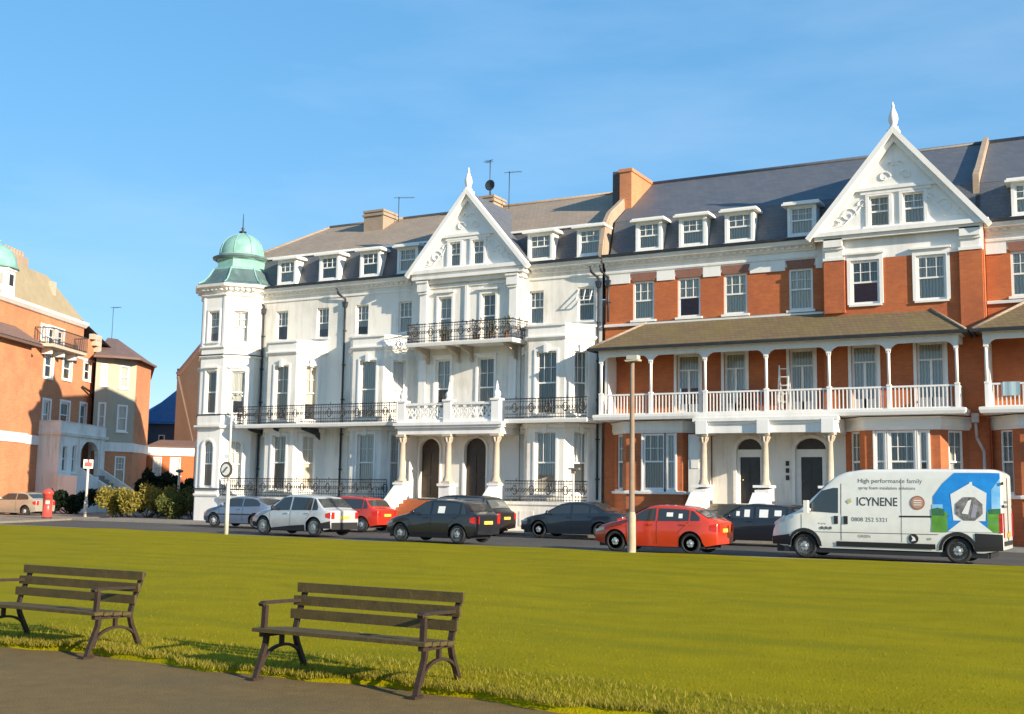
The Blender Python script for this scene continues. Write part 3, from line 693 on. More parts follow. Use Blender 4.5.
cw.build('column_pedestal', TRIM, G)
pw = MB(); pw.box(-31.35, -31.16, 46.2, 47.6, 1.3, 4.44); pw.build('porch_side', TRIM, G)
# chimneys, aerials
def stack(parent, x0, x1, y0, y1, z0, z1, mat, pots=3, cap=True, nm='chimney'):
    c = MB(); c.box(x0, x1, y0, y1, z0, z1)
    if cap: c.box(x0-.08, x1+.08, y0-.08, y1+.08, z1-.32, z1-.2); c.box(x0-.05, x1+.05, y0-.05, y1+.05, z1-.1, z1+.02)
    o = c.build(nm, mat, parent)
    for k in range(pots):
        yy = y0+(y1-y0)*(k+.5)/pots; pt = MB(); pt.lathe(((x0+x1)/2, yy, z1), [(.14, 0), (.15, .05), (.12, .1), (.11, .32), (.14, .36), (.1, .38)], 10); pt.build('chimney_pot', POT, o)
    return o
stack(T, -37.75, -36.45, 51.6, 53.0, 15.2, 17.4, CHIM, 0)
stack(G, -30.5, -29.55, 51.9, 53.2, 15.5, 17.5, CHIM, 0)
def aerial(parent, x, y, z0, z1, az=.6, n=7, ln=1.1):
    a = MB(); a.tube((x, y, z0), (x, y, z1), .022, 6); d = Vector((math.cos(az), math.sin(az), 0))
    c = Vector((x, y, z1-.05)); a.tube(c-d*.3, c+d*ln, .014, 5); s_ = Vector((-d.y, d.x, 0))
    for k in range(n): m_ = c+d*(ln*k/n); a.tube(m_-s_*.22, m_+s_*.22, .008, 4)
    return a.build('aerial', PIPE, parent)
aerial(G, -29.0, 52.6, 16.2, 18.9, .2, 6, .7); aerial(G, -30.2, 52.6, 17.4, 19.7, 2.6, 5, .5)
aerial(T, -36.0+.5-.6, 52.6, 16.5, 18.3, .4, 6, .9)
ds = MB(); ds.lathe((-29.85, 52.0, 18.1), [(.0, .10), (.13, .08), (.25, .03), (.30, 0), (.25, .02), (.1, .08)], 14, axis='y'); ds.tube((-29.85, 52.1, 17.4), (-29.85, 52.1, 18.1), .025, 6); ds.tube((-29.85, 52.05, 18.1), (-29.7, 51.6, 18.1), .012, 4); ds.build('satellite_dish', PIPE, G)

# ================================================================== RED HOUSES
def red_house(root, X, full=True):
    """X shifts the house; full=False leaves out what never shows"""
    def x_(v): return v+X
    WL = x_(-21.3) if X == 0 else -4.95
    bgl, bgr, BY = x_(-11.25), x_(-4.98), 47.6
    mw = MB(); tr = MB(); lt = MB()
    p, q = (WL, WY), (bgl, WY)
    ws = [(-19.93, -18.9), (-17.78, -16.72), (-15.65, -14.6), (-12.78, -11.76)]
    fr = [(-17.83, -16.77), (-15.66, -14.68), (-12.8, -11.76)]
    gd = [(-15.12, -14.0, 1.45, 4.2, .5), (-12.6, -11.3, 1.45, 4.2, .5)]
    hs = [(a+X-WL, b+X-WL, 9.62, 11.4) for a, b in ws]+[(a+X-WL, b+X-WL, 5.25, 7.95) for a, b in fr]
    wall(mw, p, q, 5.0, 11.5, hs)
    wall(mw, p, (x_(-16.2), WY), 0, 5.0, [])
    for h in hs[:4]:
        window(root, p, q, h[0], h[1], h[2], h[3], bars=(2, 2), reveal=.05, fw=.09, cur=0)
        tr.obox(p, (1, 0), h[0]-.1, h[1]+.1, .002, .10, h[2]-.1, h[2]-.005)
        lt = MB(); lt.prism([(p[0]+h[0]-.02, 11.4), (p[0]+h[1]+.02, 11.4), (p[0]+h[1]+.12, 11.78), (p[0]+h[0]-.12, 11.78)], 'y', WY-.045, WY-.003); lt.build('lintel', LINTEL, root)
    def french(p, q, h):
        u, L = unit(p, q); w = window(root, p, q, h[0], h[1], h[2], h[3], bars=(0, 1), rail=.74, reveal=.1, fw=.1, cur=1, sill=False, name='french_door')
        m = MB(); c = (h[0]+h[1])/2; m.obox(p, u, c-.05, c+.05, -.17, -.09, h[2]+.07, h[2]+2.0); m.obox(p, u, h[0]+.1, h[1]-.1, -.17, -.09, h[2]+.07, h[2]+.5); m.build('leaf', WINW, w)
        for s0 in (h[0]-.12, h[1]): tr.obox(p, u, s0, s0+.12, .002, .05, h[2], h[3])
        tr.obox(p, u, h[0]-.12, h[1]+.12, .002, .06, h[3], h[3]+.14)
    for h in hs[4:]: french(p, q, h)
    # frieze over the brick: white render between eaves and brick, stepping down between windows
    wall(tr, p, q, 11.5, EAVE, [])
    edges = [WL]+[v+X for pr in ws for v in pr]+[bgl]
    for k in range(0, len(edges), 2):
        a, b = edges[k]+(.14 if k else 0), edges[k+1]-(.14 if k < len(edges)-2 else 0)
        tr.box(a, b, WY-.05, WY-.002, 11.35, 11.78)
    tr.sweep([(WL, WY), (bgl, WY)], [(0.002, 9.36), (.12, 9.36), (.14, 9.46), (0.002, 9.5)])
    # gable bay
    wall(mw, (bgl, WY), (bgl, BY), 5.0, 11.5, []); p2, q2 = (bgl, BY), (bgr, BY)
    gw = [(-10.1, -8.95), (-7.52, -6.38)]; fr2 = [(-10.15, -9.12), (-7.6, -6.55)]
    h2 = [(a+X-bgl, b+X-bgl, 9.62, 11.45) for a, b in gw]+[(a+X-bgl, b+X-bgl, 5.25, 7.95) for a, b in fr2]
    wall(mw, p2, q2, 5.0, 11.5, h2); wall(tr, p2, q2, 11.5, EAVE, [])
    for i, h in enumerate(h2[:2]):
        window(root, p2, q2, h[0], h[1], h[2], h[3], bars=(2, 2), reveal=.02, fw=.10, cur=[3, 1][i]); architrave(tr, p2, q2, h[0], h[1], h[2], h[3], w=.14, d=.06, head=.10)
    for h in h2[2:]: french(p2, q2, h)
    for x, w in ((-10.75, .42), (-5.45, .42)):
        pr_ = MB(); x = x_(x); pr_.box(x-w, x+w, BY-.14, BY-.002, 8.2 if x > x_(-8) else 9.3, 11.5)
        tr.box(x-w-.02, x+w+.02, BY-.18, BY-.003, 11.5, 11.62); tr.box(x-w+.06, x+w-.06, BY-.14, BY-.003, 11.62, 11.95); tr.box(x-w+.0, x+w+.0, BY-.22, BY-.003, 11.95, 12.05); tr.box(x-w+.04, x+w-.04, BY-.30, BY-.003, 12.05, 12.4)
        pr_.build('brick_pier', BRICK, root)
    mw.face([(bgr, BY, 0), (bgr, WY+.3, 0), (bgr, WY+.3, EAVE), (bgr, BY, EAVE)])
    wall(mw, (x_(-16.2), WY), (x_(-10.3), WY), 4.9, 5.0, [])
    wall(mw, (x_(-10.3), WY-.2), (bgr, WY-.2), 0, 5.0, [])
    mw.build('wall', BRICK, root); mw = MB(); wall(mw, (bgr, 58), (WL, 58), 0, EAVE, []); mw.build('back_wall', BRICK, root)
    eaves(root, [(WL, WY), (x_(-11.6), WY)])
    gable(root, x_(-11.6), x_(-4.85), x_(-8.22), 12.6, 16.68, 47.45, [(x_(-9.28), x_(-8.48), 12.78, 14.05), (x_(-7.95), x_(-7.12), 12.78, 14.05)], 5)
    # ---- porch with white doorcases
    dm = MB(); p3, q3 = (x_(-16.2), WY-.02), (x_(-10.4), WY-.02)
    hd = [(a+X-p3[0], b+X-p3[0], c, d, e) for a, b, c, d, e in gd]
    wall(dm, p3, q3, 0, 4.98, hd, t=.22); dm.build('porch_wall', STUCCO, root)
    for i, h in enumerate(hd):
        u = (1, 0); c = (h[0]+h[1])/2; fm = MB(); zt = 3.72
        fm.obox(p3, u, h[0], h[1], -.2, -.1, 3.6, zt+.02); fm.obox(p3, u, h[0], c-.44, -.2, -.1, h[2], 3.6); fm.obox(p3, u, c+.44, h[1], -.2, -.1, h[2], 3.6); fm.obox(p3, u, c-.44, c+.44, -.195, -.1, 3.42, 3.6)
        f_ = fm.build('door_frame', WINW, root)
        g = MB(); g.obox(p3, u, h[0]+.04, h[1]-.04, -.19, -.15, zt+.02, h[3]); g.build('fanlight', DOORD, f_)
        d = MB(); d.obox(p3, u, c-.44, c+.44, -.22, -.15, h[2], 3.42)
        for z0, z1 in ((1.62, 2.2), (2.35, 3.25)):
            for a, b in ((c-.36, c-.04), (c+.04, c+.36)): d.obox(p3, u, a, b, -.149, -.13, z0, z1)
        dd = d.build('door', DOORB, root); k_ = MB(); k_.lathe((p3[0]+c-.33, WY+.10, 2.45), [(0, -.03), (.035, -.01), (.035, .02), (0, .03)], 8, axis='y'); k_.build('handle', bpy.data.materials['brass'], dd)
        for q_ in range(10):
            a0, a1 = math.pi*q_/10, math.pi*(q_+1)/10; ra = (h[1]-h[0])/2+.07
            tr.beam((p3[0]+c-ra*math.cos(a0), WY-.06, 3.7+.57*math.sin(a0)), (p3[0]+c-ra*math.cos(a1), WY-.06, 3.7+.57*math.sin(a1)), .08, .13, side=(0, 1, 0))
        for s0 in (h[0]-.13, h[1]): tr.obox(p3, u, s0, s0+.13, .002, .08, h[2], 3.7)
    nb = MB()
    for z in (2.45, 2.75, 3.05): nb.box(x_(-13.0), x_(-12.86), WY-.06, WY-.024, z, z+.2)
    nb.build('door_buzzer', DOORB, root)
    en = MB(); en.box(x_(-16.25), x_(-10.45), 46.02, 46.32, 4.34, 4.72); en.box(x_(-16.3), x_(-10.4), 45.94, 46.4, 4.72, 4.82); en.box(x_(-16.35), x_(-10.35), 45.86, 46.4, 4.82, 4.96)
    en.box(x_(-16.25), x_(-16.0), 46.33, 47.95, 4.34, 4.9); en.box(x_(-10.7), x_(-10.45), 46.33, 47.95, 4.34, 4.9)
    fl_ = MB(); fl_.box(x_(-16.2), x_(-10.4), 46.05, 47.95, 1.28, 1.42); fl_.build('porch_floor', PAVE, root)
    for x in (-15.97, -13.36, -10.75): en.box(x_(x)-.24, x_(x)+.24, 45.84, 46.38, 4.3, 4.86)
    en.build('porch_entablature', TRIM, root)
    pn = MB(); pn.box(x_(-16.85), x_(-16.25), 46.75, 47.95, 0, 4.34); pn.box(x_(-16.72), x_(-16.38), 46.72, 46.748, 2.9, 4.1); pn.build('porch_side_wall', STUCCO, root)
    for x in (-15.97, -13.36, -10.75): column(root, x_(x), 46.17, 2.2, 4.34, .15, STONE)
    plinth_steps(root, x_(-15.7), x_(-11.0), 43.9, 46.05, 1.28, 8, PAVE)
    for x in (-15.97, -13.36, -10.75):
        cw = MB(); x = x_(x); cw.prism([(44.0, 0), (44.0, .55), (44.35, .7), (45.2, 1.45), (45.6, 1.65), (45.6, 2.0), (46.45, 2.1), (46.45, 0)], 'x', x-.28, x+.28)
        cw.box(x-.34, x+.34, 45.55, 46.5, 2.1, 2.2); cw.beam((x, 44.0, .6), (x, 45.6, 1.85), .7, .12, side=(1, 0, 0))
        cw.lathe((x, 43.95, .35), [(.32, -.35), (.32, .25), (.36, .3), (.3, .4), (0, .46)], 10)
        cw.build('steps_side_wall', TRIM, root)
    # ---- ground floor bays
    for xc, hw, tw_, wins, piers in ((-18.43, 1.3, 2.35, (.52, 1.0), True), (-8.1, 1.42, 2.4, (.52, .98), True)):
        xc = x_(xc); LB = xc < x_(-15); P = [(xc-tw_, WY-.1), (xc-hw, 46.8), (xc+hw, 46.8), ((xc+hw+.35) if LB else (xc+tw_), (47.3 if LB else WY-.1))]
        bm_ = MB(); u, L = unit(P[1], P[2]); c = L/2
        if xc < x_(-15): fh = [(c-.5, c+.5, 1.98, 4.4), (c+.56, c+.98, 1.98, 4.4)]
        else: fh = [(c-.5, c+.5, 1.98, 4.4), (c-1.02, c-.62, 1.98, 4.4), (c+.62, c+.98, 1.98, 4.4)]
        wall(bm_, P[1], P[2], 0, 4.5, fh)
        if LB: wall(bm_, P[2], P[3], 0, 4.5, [])
        for i in ((0,) if LB else (0, 2)):
            u_, L_ = unit(P[i], P[i+1]); hc = (L_/2-.35, L_/2+.35, 1.98, 4.4); wall(bm_, P[i], P[i+1], 0, 4.5, [hc]); window(root, P[i], P[i+1], *hc, reveal=.05, fw=.08, bars=(1, 2), cur=3)
        for k, h in enumerate(fh): window(root, P[1], P[2], *h, reveal=.02, fw=.09, bars=(2, 2) if k == 0 else (0, 1), cur=1 if k else 3, sill=True)
        for s0 in [v for h in fh for v in (h[0]-.07, h[1]-.0)]: tr.obox(P[1], u, s0, s0+.07, .002, .07, 1.98, 4.4)
        bm_.build('bay_wall', BRICK, root)
        tr.sweep(P, [(-.1, 4.42), (.04, 4.42), (.10, 4.55), (.10, 4.86), (.22, 4.93), (-.1, 4.95)]); tr.sweep(P, [(0.002, 1.78), (.10, 1.80), (.12, 1.90), (0.002, 1.93)])
        bm2 = MB(); bm2.prism(P, 'z', 4.5, 4.9); bm2.build('bay_top', TRIM, root)
    # ---- veranda
    C = [-20.77, -18.42, -15.97, -13.34, -10.78, -8.46, -5.95]; VY = 46.4
    v = MB(); v.prism([(x_(-20.95), 48.0), (x_(-20.95), 46.2), (x_(-5.75), 46.2), (x_(-5.75), 47.7), (x_(-11.2), 47.7)], 'z', 4.98, 5.13)
    v.sweep([(x_(-20.95), 47.9), (x_(-20.95), 46.2), (x_(-5.75), 46.2), (x_(-5.75), 47.7)], [(0, 4.97), (.06, 4.98), (.10, 5.1), (.10, 5.2), (0, 5.22)])
    v.build('veranda_floor', TRIM, root)
    vf = MB()
    vf.sweep([(x_(-20.87), 47.95), (x_(-20.87), 46.32), (x_(-5.85), 46.32), (x_(-5.85), 47.6)], [(-.14, 7.78), (.0, 7.78), (.0, 8.05), (.08, 8.1), (-.14, 8.1)])
    for k, x in enumerate(C):  # curved spandrel brackets
        for s_ in (-1, 1):
            if (k == 0 and s_ < 0) or (k == len(C)-1 and s_ > 0): continue
            pts = [(x_(x)+s_*.07, 7.79), (x_(x)+s_*.07, 7.42), (x_(x)+s_*.12, 7.60), (x_(x)+s_*.22, 7.71), (x_(x)+s_*.38, 7.79)]
            vf.prism(pts, 'y', 46.34, 46.44)
    vf.build('veranda_fascia', TRIM, root)
    for x in C:
        c = MB(); X_ = x_(x); c.box(X_-.075, X_+.075, VY-.075, VY+.075, 5.13, 6.15); c.tube((X_, VY, 6.15), (X_, VY, 7.6), .062, 10); c.box(X_-.08, X_+.08, VY-.08, VY+.08, 7.5, 7.78); c.box(X_-.09, X_+.09, VY-.09, VY+.09, 6.1, 6.17)
        c.build('veranda_post', TRIM, root)
    for a, b in zip(C, C[1:]):
        r_ = MB(); railing(r_, [(x_(a)+.08, VY), (x_(b)-.08, VY)], 5.16, .92, sp=.145, square=True); r_.build('veranda_railing', TRIM, root)
    for a in (x_(C[0]), x_(C[-1])):
        r_ = MB(); railing(r_, [(a, 47.9 if a < x_(-10) else 47.5), (a, VY+.08)], 5.16, .92, sp=.145, square=True); r_.build('veranda_railing', TRIM, root)
    ps = MB(); ps.box(x_(-20.84), x_(-20.72), 46.95, 47.98, 5.13, 7.78); ps.build('veranda_screen', TRIM, root)
    pa = MB(); pa.box(x_(-19.55), x_(-18.5), 47.86, 47.98, 5.13, 7.9); 
    rfv = MB(); a, b = x_(-21.2), x_(-5.55)
    rfv.face([(a, 46.0, 8.14), (b, 46.0, 8.14), (x_(-7.3), 47.95, 9.44), (x_(-19.25), 47.95, 9.44)])
    rfv.face([(a, 48.0, 8.14), (a, 46.0, 8.14), (x_(-19.25), 47.95, 9.44), (x_(-19.25), 48.0, 9.44)]); rfv.face([(b, 46.0, 8.14), (b, 47.9, 8.14), (x_(-7.3), 47.95, 9.44)])
    rfv.face([(b, 46.0, 8.12), (a, 46.0, 8.12), (a, 48.0, 8.12), (b, 48.0, 8.12)])
    vr = rfv.build('veranda_roof', MOSS, root)
    hp = MB(); hp.tube((a, 46.0, 8.16), (x_(-19.25), 47.95, 9.47), .06, 6); hp.tube((b, 46.0, 8.16), (x_(-7.3), 47.95, 9.47), .06, 6); hp.tube((x_(-19.25), 47.95, 9.47), (x_(-7.3), 47.95, 9.47), .05, 6); hp.build('hip_tiles', TILE, vr)
    gt = MB(); gt.sweep([(a, 47.9), (a, 46.0), (b, 46.0), (b, 47.6)], [(-.02, 8.02), (.07, 8.04), (.09, 8.15), (-.02, 8.15)]); gt.build('veranda_gutter', PIPE, root)
    # ---- roof
    ms = MB(); ms.prism([(48.2, 12.5), (48.85, 14.5), (49.3, 14.5), (48.7, 12.5)], 'x', x_(-21.2), x_(-5.15)); ms.build('mansard_slope', SLATE, root)
    ur = MB(); ur.prism([(48.83, 14.5), (53, 17.35), (57.5, 14.5), (57.5, 12.5), (57.3, 12.5), (57.3, 14.4), (53, 17.15), (48.9, 14.35)], 'x', x_(-21.2), x_(-5.15)); ur.tube((x_(-21.2), 53, 17.37), (x_(-5.15), 53, 17.37), .1, 6)
    ur.build('roof', SLATE, root)
    for xc, w in ((-19.2, 1.0), (-17.1, 1.02), (-14.95, 1.05), (-12.2, .98)): dormer(root, x_(xc), w, cur=rnd.choice([0, 1]))
    cp = MB()  # parapet coping that climbs the roof at the party wall
    for xx in ((x_(-21.45) if X == 0 else -5.3),):
        prof = [(47.75, 12.55), (47.85, 13.2), (48.2, 14.3), (48.7, 14.9), (53, 17.6)]
        if X: prof = [(48.75, 14.75), (53, 17.55)]
        for (y0, z0), (y1, z1) in zip(prof, prof[1:]): cp.beam((xx, y0, z0), (xx, y1, z1), .20 if z0 > 14 else .20, .18, side=(1, 0, 0))
        cp.prism([(48.7 if X else 47.8, 12.5), (48.7 if X else 48.0, 13.8), (48.7, 14.85), (53, 17.5), (57, 15), (57, 12.5)], 'x', xx-.12, xx+.12)
    recalc(cp.build('party_wall_coping', CHIM, root))
    tr.build('stucco_trim', TRIM, root)
RH = empty('red_brick_house', (-13.5, WY, 0), 0, 'red brick house with long white veranda and white pediment, behind the white van', 'house', 'terraced houses along the far pavement')
red_house(RH, 0)
c = MB(); c.box(-21.6, -20.98, 50.3, 53.1, 14.3, 17.45); c.box(-21.65, -20.93, 50.24, 53.16, 17.32, 17.48)
c.build('brick_chimney', BRICK2, RH)
c = MB(); c.box(-22.1, -21.61, 50.6, 53.0, 14.8, 17.5); c.build('dark_chimney', M_brick('shaded_brick', (.09, .085, .085), (.12, .10, .095), (.1, .09, .09)), G)  # second stack standing in shadow; the shade is put into its dark brick colour
downpipe(RH, -21.12, WY, 9.6, 11.7, kink=-.3); downpipe(RH, -5.72, 48.3, 5.5, 12.0, mat=PIPE, hopper=False)
NH = empty('red_brick_house', (3.0, WY, 0), 0, 'red brick house with white veranda at the right edge, blue towel on its rail', 'house', 'terraced houses along the far pavement')
red_house(NH, 15.87)
wp = MB(); wp.path([(-5.45, 47.3, 4.75), (-5.43, 47.45, 4.1), (-5.2, 47.5, 3.6), (-5.2, 47.5, .2)], .055, 8); wp.box(-5.58, -5.32, 47.2, 47.44, 4.7, 5.05); wp.build('waste_pipe', WPIPE, RH)
# ================================================================== VEHICLES
def paint(name, c, metallic=.0, rough=.35, coat=.8): return M_plain(name, c, rough, metallic, coat)
TYRE = M_plain('tyre_rubber', (.02, .02, .02), .8); RIM = M_plain('alloy_rim', (.55, .55, .56), .35, .7); BLKP = M_plain('black_plastic', (.018, .018, .02), .6)
CGLASS = M_plain('car_glass', (.035, .042, .044), .06, 0, 0, .8); CGLASS2 = M_plain('car_glass_light', (.10, .11, .11), .08, 0, 0, .8)
LAMPC = M_plain('headlamp_lens', (.65, .66, .68), .1, .2); TAILR = M_plain('tail_lamp_red', (.45, .02, .015), .2); TAILW = M_plain('tail_lamp_clear', (.6, .35, .3), .2)
PLATEY = M_plain('plate_yellow', (.75, .55, .08), .5); PLATEW = M_plain('plate_white', (.75, .75, .72), .5); SILV = M_plain('chrome', (.6, .6, .62), .2, .9)
PAPER = M_plain('paper', (.85, .84, .8), .8)
def interp(pts, x):
    if x <= pts[0][0]: return pts[0][1]
    for (a, za), (b, zb) in zip(pts, pts[1:]):
        if x <= b:
            t = (x-a)/(b-a) if b > a else 1
            return za+(zb-za)*t
    return pts[-1][1]
def wheel(parent, x, y, r, w=.2, side=-1, spokes=5, rim=None, cover=False):
    t = MB(); ri = r*.70; prof = [(ri, -w/2+.01), (r*.9, -w/2), (r*.98, -w/2+.03), (r, 0), (r*.98, w/2-.03), (r*.9, w/2), (ri, w/2-.01), (ri, -w/2+.01)]
    t.lathe((x, y, r), prof[:-1], 24, axis='y'); t.lathe((x, y, r), [(ri, -w/2+.02), (0, -w/2+.06)], 24, axis='y') if False else None
    t.lathe((x, y, r), [(ri+.005, side*(w/2-.07)), (0, side*(w/2-.07))], 24, axis='y')
    o = t.build('wheel', TYRE, parent)
    m = MB(); ys = y+side*(w/2-.015)
    m.lathe((x, y, r), [(ri*1.02, side*(w/2-.01)), (ri*.9, side*(w/2-.012)), (ri*.88, side*(w/2-.05))], 24, axis='y')
    if cover: m.lathe((x, y, r), [(ri*.9, side*(w/2-.04)), (ri*.5, side*(w/2-.0)), (.0, side*(w/2+.01))], 20, axis='y')
    m.lathe((x, y, r), [(ri*.9, side*(w/2-.055)), (.0, side*(w/2-.045))], 20, axis='y')
    for k in range(spokes):
        a = 2*math.pi*k/spokes+.3
        m.beam((x+.02*math.cos(a), ys-side*.008, r+.02*math.sin(a)), (x+ri*.92*math.cos(a), ys-side*.012, r+ri*.92*math.sin(a)), .03, ri*.40, side=(0, 1, 0))
    m.lathe((x, y, r), [(ri*.26, side*(w/2-.02)), (ri*.22, side*(w/2-.0)), (0, side*(w/2+.004))], 12, axis='y')
    m.build('rim', rim or RIM, o)
    return o
PLACED = []   # cars are driven to their places once all their parts are on
class Car:
    """body lofted from a side profile; front of the car looks towards -x"""
    def __init__(s, name, label, L, W, top, wx, wr, mat, sill=.2, belt=None, tumble=.30, nose=.22, tail=.12, group='cars parked along the road', cat='car', wmat=None):
        s.root = empty(name, (0, 0, 0), 0, label, cat, group); s.L, s.W, s.top, s.wx, s.wr, s.sill = L, W, top, wx, wr, sill
        s.belt = belt or [(-L/2, .8), (L/2, .95)]; s.tum = tumble; s.nose = nose; s.tail = tail; s.mat = mat
        xs = set(); n = int(L/.06)
        for i in range(n+1): xs.add(round(-L/2+L*i/n, 4))
        for x, z in top: xs.add(round(x, 4))
        for w in wx:
            for k in range(-8, 9): xs.add(round(w+(wr+.06)*math.sin(math.pi/2*k/8), 4))
        xs = sorted(x for x in xs if -L/2-1e-6 <= x <= L/2+1e-6)
        s.xs = [x for i, x in enumerate(xs) if i == 0 or x-xs[i-1] > .008]
        b = MB(); rings = []
        for x in s.xs:
            zt = s.zt(x); zl = s.zl(x); rg = []
            zs = [zl+(zt-.09-zl)*f for f in (0, .06, .14, .3, .45, .6, .75, .88, 1)]
            for z in zs: rg.append((s.hw(x, z), z))
            h = s.hw(x, zt-.09); rg += [(h-.015, zt-.045), (h-.05, zt-.015), (h-.11, zt-.002), (h*.6, zt+.012), (0, zt+.02)]
            rings.append([(x, y, z) for y, z in rg])
        for sgn in (-1, 1):
            for A, B in zip(rings, rings[1:]):
                for j in range(len(A)-1):
                    q = [A[j], B[j], B[j+1], A[j+1]]
                    b.face([(v[0], v[1]*sgn, v[2]) for v in (q if sgn < 0 else q[::-1])], 0, True)
            for rg, rev in ((rings[0], 0), (rings[-1], 1)):
                for j in range(len(rg)-1):
                    b.face([(rg[j][0], rg[j][1]*sgn, rg[j][2]), (rg[j+1][0], rg[j+1][1]*sgn, rg[j+1][2]), (rg[j+1][0], 0, rg[j+1][2]), (rg[j][0], 0, rg[j][2])], 0, False)
        s.body = recalc(b.build('body', mat, s.root))
        u = MB(); u.box(-L/2+.15, L/2-.35, -W/2+.22, W/2-.22, .16, .62); 
        for w in wx: u.box(w-wr-.05, w+wr+.05, -W/2+.20, W/2-.20, .2, wr*2+.08)
        u.box(-L/2+.4, L/2-.4, -W/2+.06, W/2-.06, .17, sill+.03); u.build('underbody', BLKP, s.root)
        for w in wx:
            for sd in (-1, 1): wheel(s.root, w, sd*(W/2-.12), wr, side=sd, rim=wmat)
    def zt(s, x):
        e = min(.1, s.L/2-abs(x)); e = max(e, 0)
        return sum(interp(s.top, x+e*k) for k in (-1, -.5, 0, .5, 1))/5
    def zl(s, x):
        z = s.sill+.10*max(0, (abs(x)-s.L/2+.5)/.5)
        for w in s.wx:
            r = s.wr+.055; d = abs(x-w)
            if d < r: z = max(z, s.wr+math.sqrt(r*r-d*d))
        return z
    def plan(s, x):
        h = s.W/2; a = s.L/2
        if x < -a+.9: h -= s.nose*((-a+.9-x)/.9)**2.2
        if x > a-.7: h -= s.tail*((x-a+.7)/.7)**2.2
        return h
    def hw(s, x, z):
        h = s.plan(x); zb = interp(s.belt, x)
        if z > zb: h -= (z-zb)*s.tum
        elif z > zb-.22: h -= 0
        if z < .5: h -= (.5-z)*.14
        m_ = zb-.18
        if z < m_: h += .012*math.sin(max(0, min(1, (z-.3)/(m_-.3)))*math.pi)
        return h
    def side(s, name, lo, hi, mat, off=.008, x0=None, x1=None, sides=(-1, 1), parent=None, one=False, label=None):
        """a patch of side surface between two outlines z(x)"""
        x0 = lo[0][0] if x0 is None else x0; x1 = lo[-1][0] if x1 is None else x1
        xs = sorted({x0, x1, *[x for x in s.xs if x0 < x < x1], *[p[0] for p in lo if x0 < p[0] < x1], *[p[0] for p in hi if x0 < p[0] < x1]})
        outs = []; m = MB()
        for sd in sides:
            if not one: m = MB()
            for a, b in zip(xs, xs[1:]):
                la, lb, ha, hb = interp(lo, a), interp(lo, b), interp(hi, a), interp(hi, b)
                for k in range(4):
                    z = [(la+(ha-la)*k/4), (lb+(hb-lb)*k/4), (lb+(hb-lb)*(k+1)/4), (la+(ha-la)*(k+1)/4)]
                    if max(ha-la, hb-lb) < .004: continue
                    m.face([(a, sd*(s.hw(a, z[0])+off), z[0]), (b, sd*(s.hw(b, z[1])+off), z[1]), (b, sd*(s.hw(b, z[2])+off), z[2]), (a, sd*(s.hw(a, z[3])+off), z[3])], 0, True)
            if not one: outs.append(m.build(name, mat, parent or s.root, label))
        if one: outs.append(m.build(name, mat, parent or s.root, label))
        return outs
    def over(s, name, x0, x1, mat, frac=.86, off=.012, parent=None, tap=0):
        """a pane lying on the top profile"""
        m = MB(); xs = sorted({x0, x1, *[x for x in s.xs if x0 < x < x1], *[p[0] for p in s.top if x0 < p[0] < x1]})
        for a, b in zip(xs, xs[1:]):
            za, zb = s.zt(a)+off, s.zt(b)+off; ya, yb = (s.hw(a, s.zt(a)-.09)-.07)*1.0, (s.hw(b, s.zt(b)-.09)-.07)*1.0
            for (f0, f1) in ((-1, -.5), (-.5, 0), (0, .5), (.5, 1)):
                def z(zz, f): return zz+.018*(1-abs(f))
                m.face([(a, ya*f0, z(za, f0)), (b, yb*f0, z(zb, f0)), (b, yb*f1, z(zb, f1)), (a, ya*f1, z(za, f1))], 0, True)
        return m.build(name, mat, parent or s.root)
    def line(s, x0, z0, x1, z1, w=.012, name='door_gap', mat=None):
        m = MB(); n = 6
        for sd in (-1, 1):
            for k in range(n):
                xa, xb = x0+(x1-x0)*k/n, x0+(x1-x0)*(k+1)/n; za, zb = z0+(z1-z0)*k/n, z0+(z1-z0)*(k+1)/n
                dx, dz = (w/2, 0) if abs(z1-z0) > abs(x1-x0) else (0, w/2)
                m.face([(xa-dx, sd*(s.hw(xa, za-dz)+.005), za-dz), (xa+dx, sd*(s.hw(xa, za+dz)+.005), za+dz), (xb+dx, sd*(s.hw(xb, zb+dz)+.005), zb+dz), (xb-dx, sd*(s.hw(xb, zb-dz)+.005), zb-dz)])
        return m.build(name, mat or BLKP, s.root)
    def lamps(s, hz=(.55, .72), tz=(.66, .86), hl=.36, tl=.12, tmat=None):
        a = s.L/2
        s.side('headlight', [(-a+.03, hz[0]+.02), (-a+hl, hz[1]-.07)], [(-a+.03, hz[1]-.08), (-a+hl, hz[1]+.02)], LAMPC)
        s.side('tail_light', [(a-tl-.1, tz[0]+.05), (a-.02, tz[0])], [(a-tl-.1, tz[1]-.05), (a-.02, tz[1])], tmat or TAILR)
        for sd in (-1, 1):
            m = MB(); y0 = sd*(s.hw(a, tz[0])-.02); m.box(a+.0, a+.02, y0, y0-sd*.16, tz[0], tz[1]); m.build('tail_light', tmat or TAILR, s.root)
            m = MB(); y0 = sd*(s.hw(-a, hz[0])-.03); m.box(-a-.015, -a+.02, y0, y0-sd*.2, hz[0], hz[1]-.06); m.build('headlight', LAMPC, s.root)
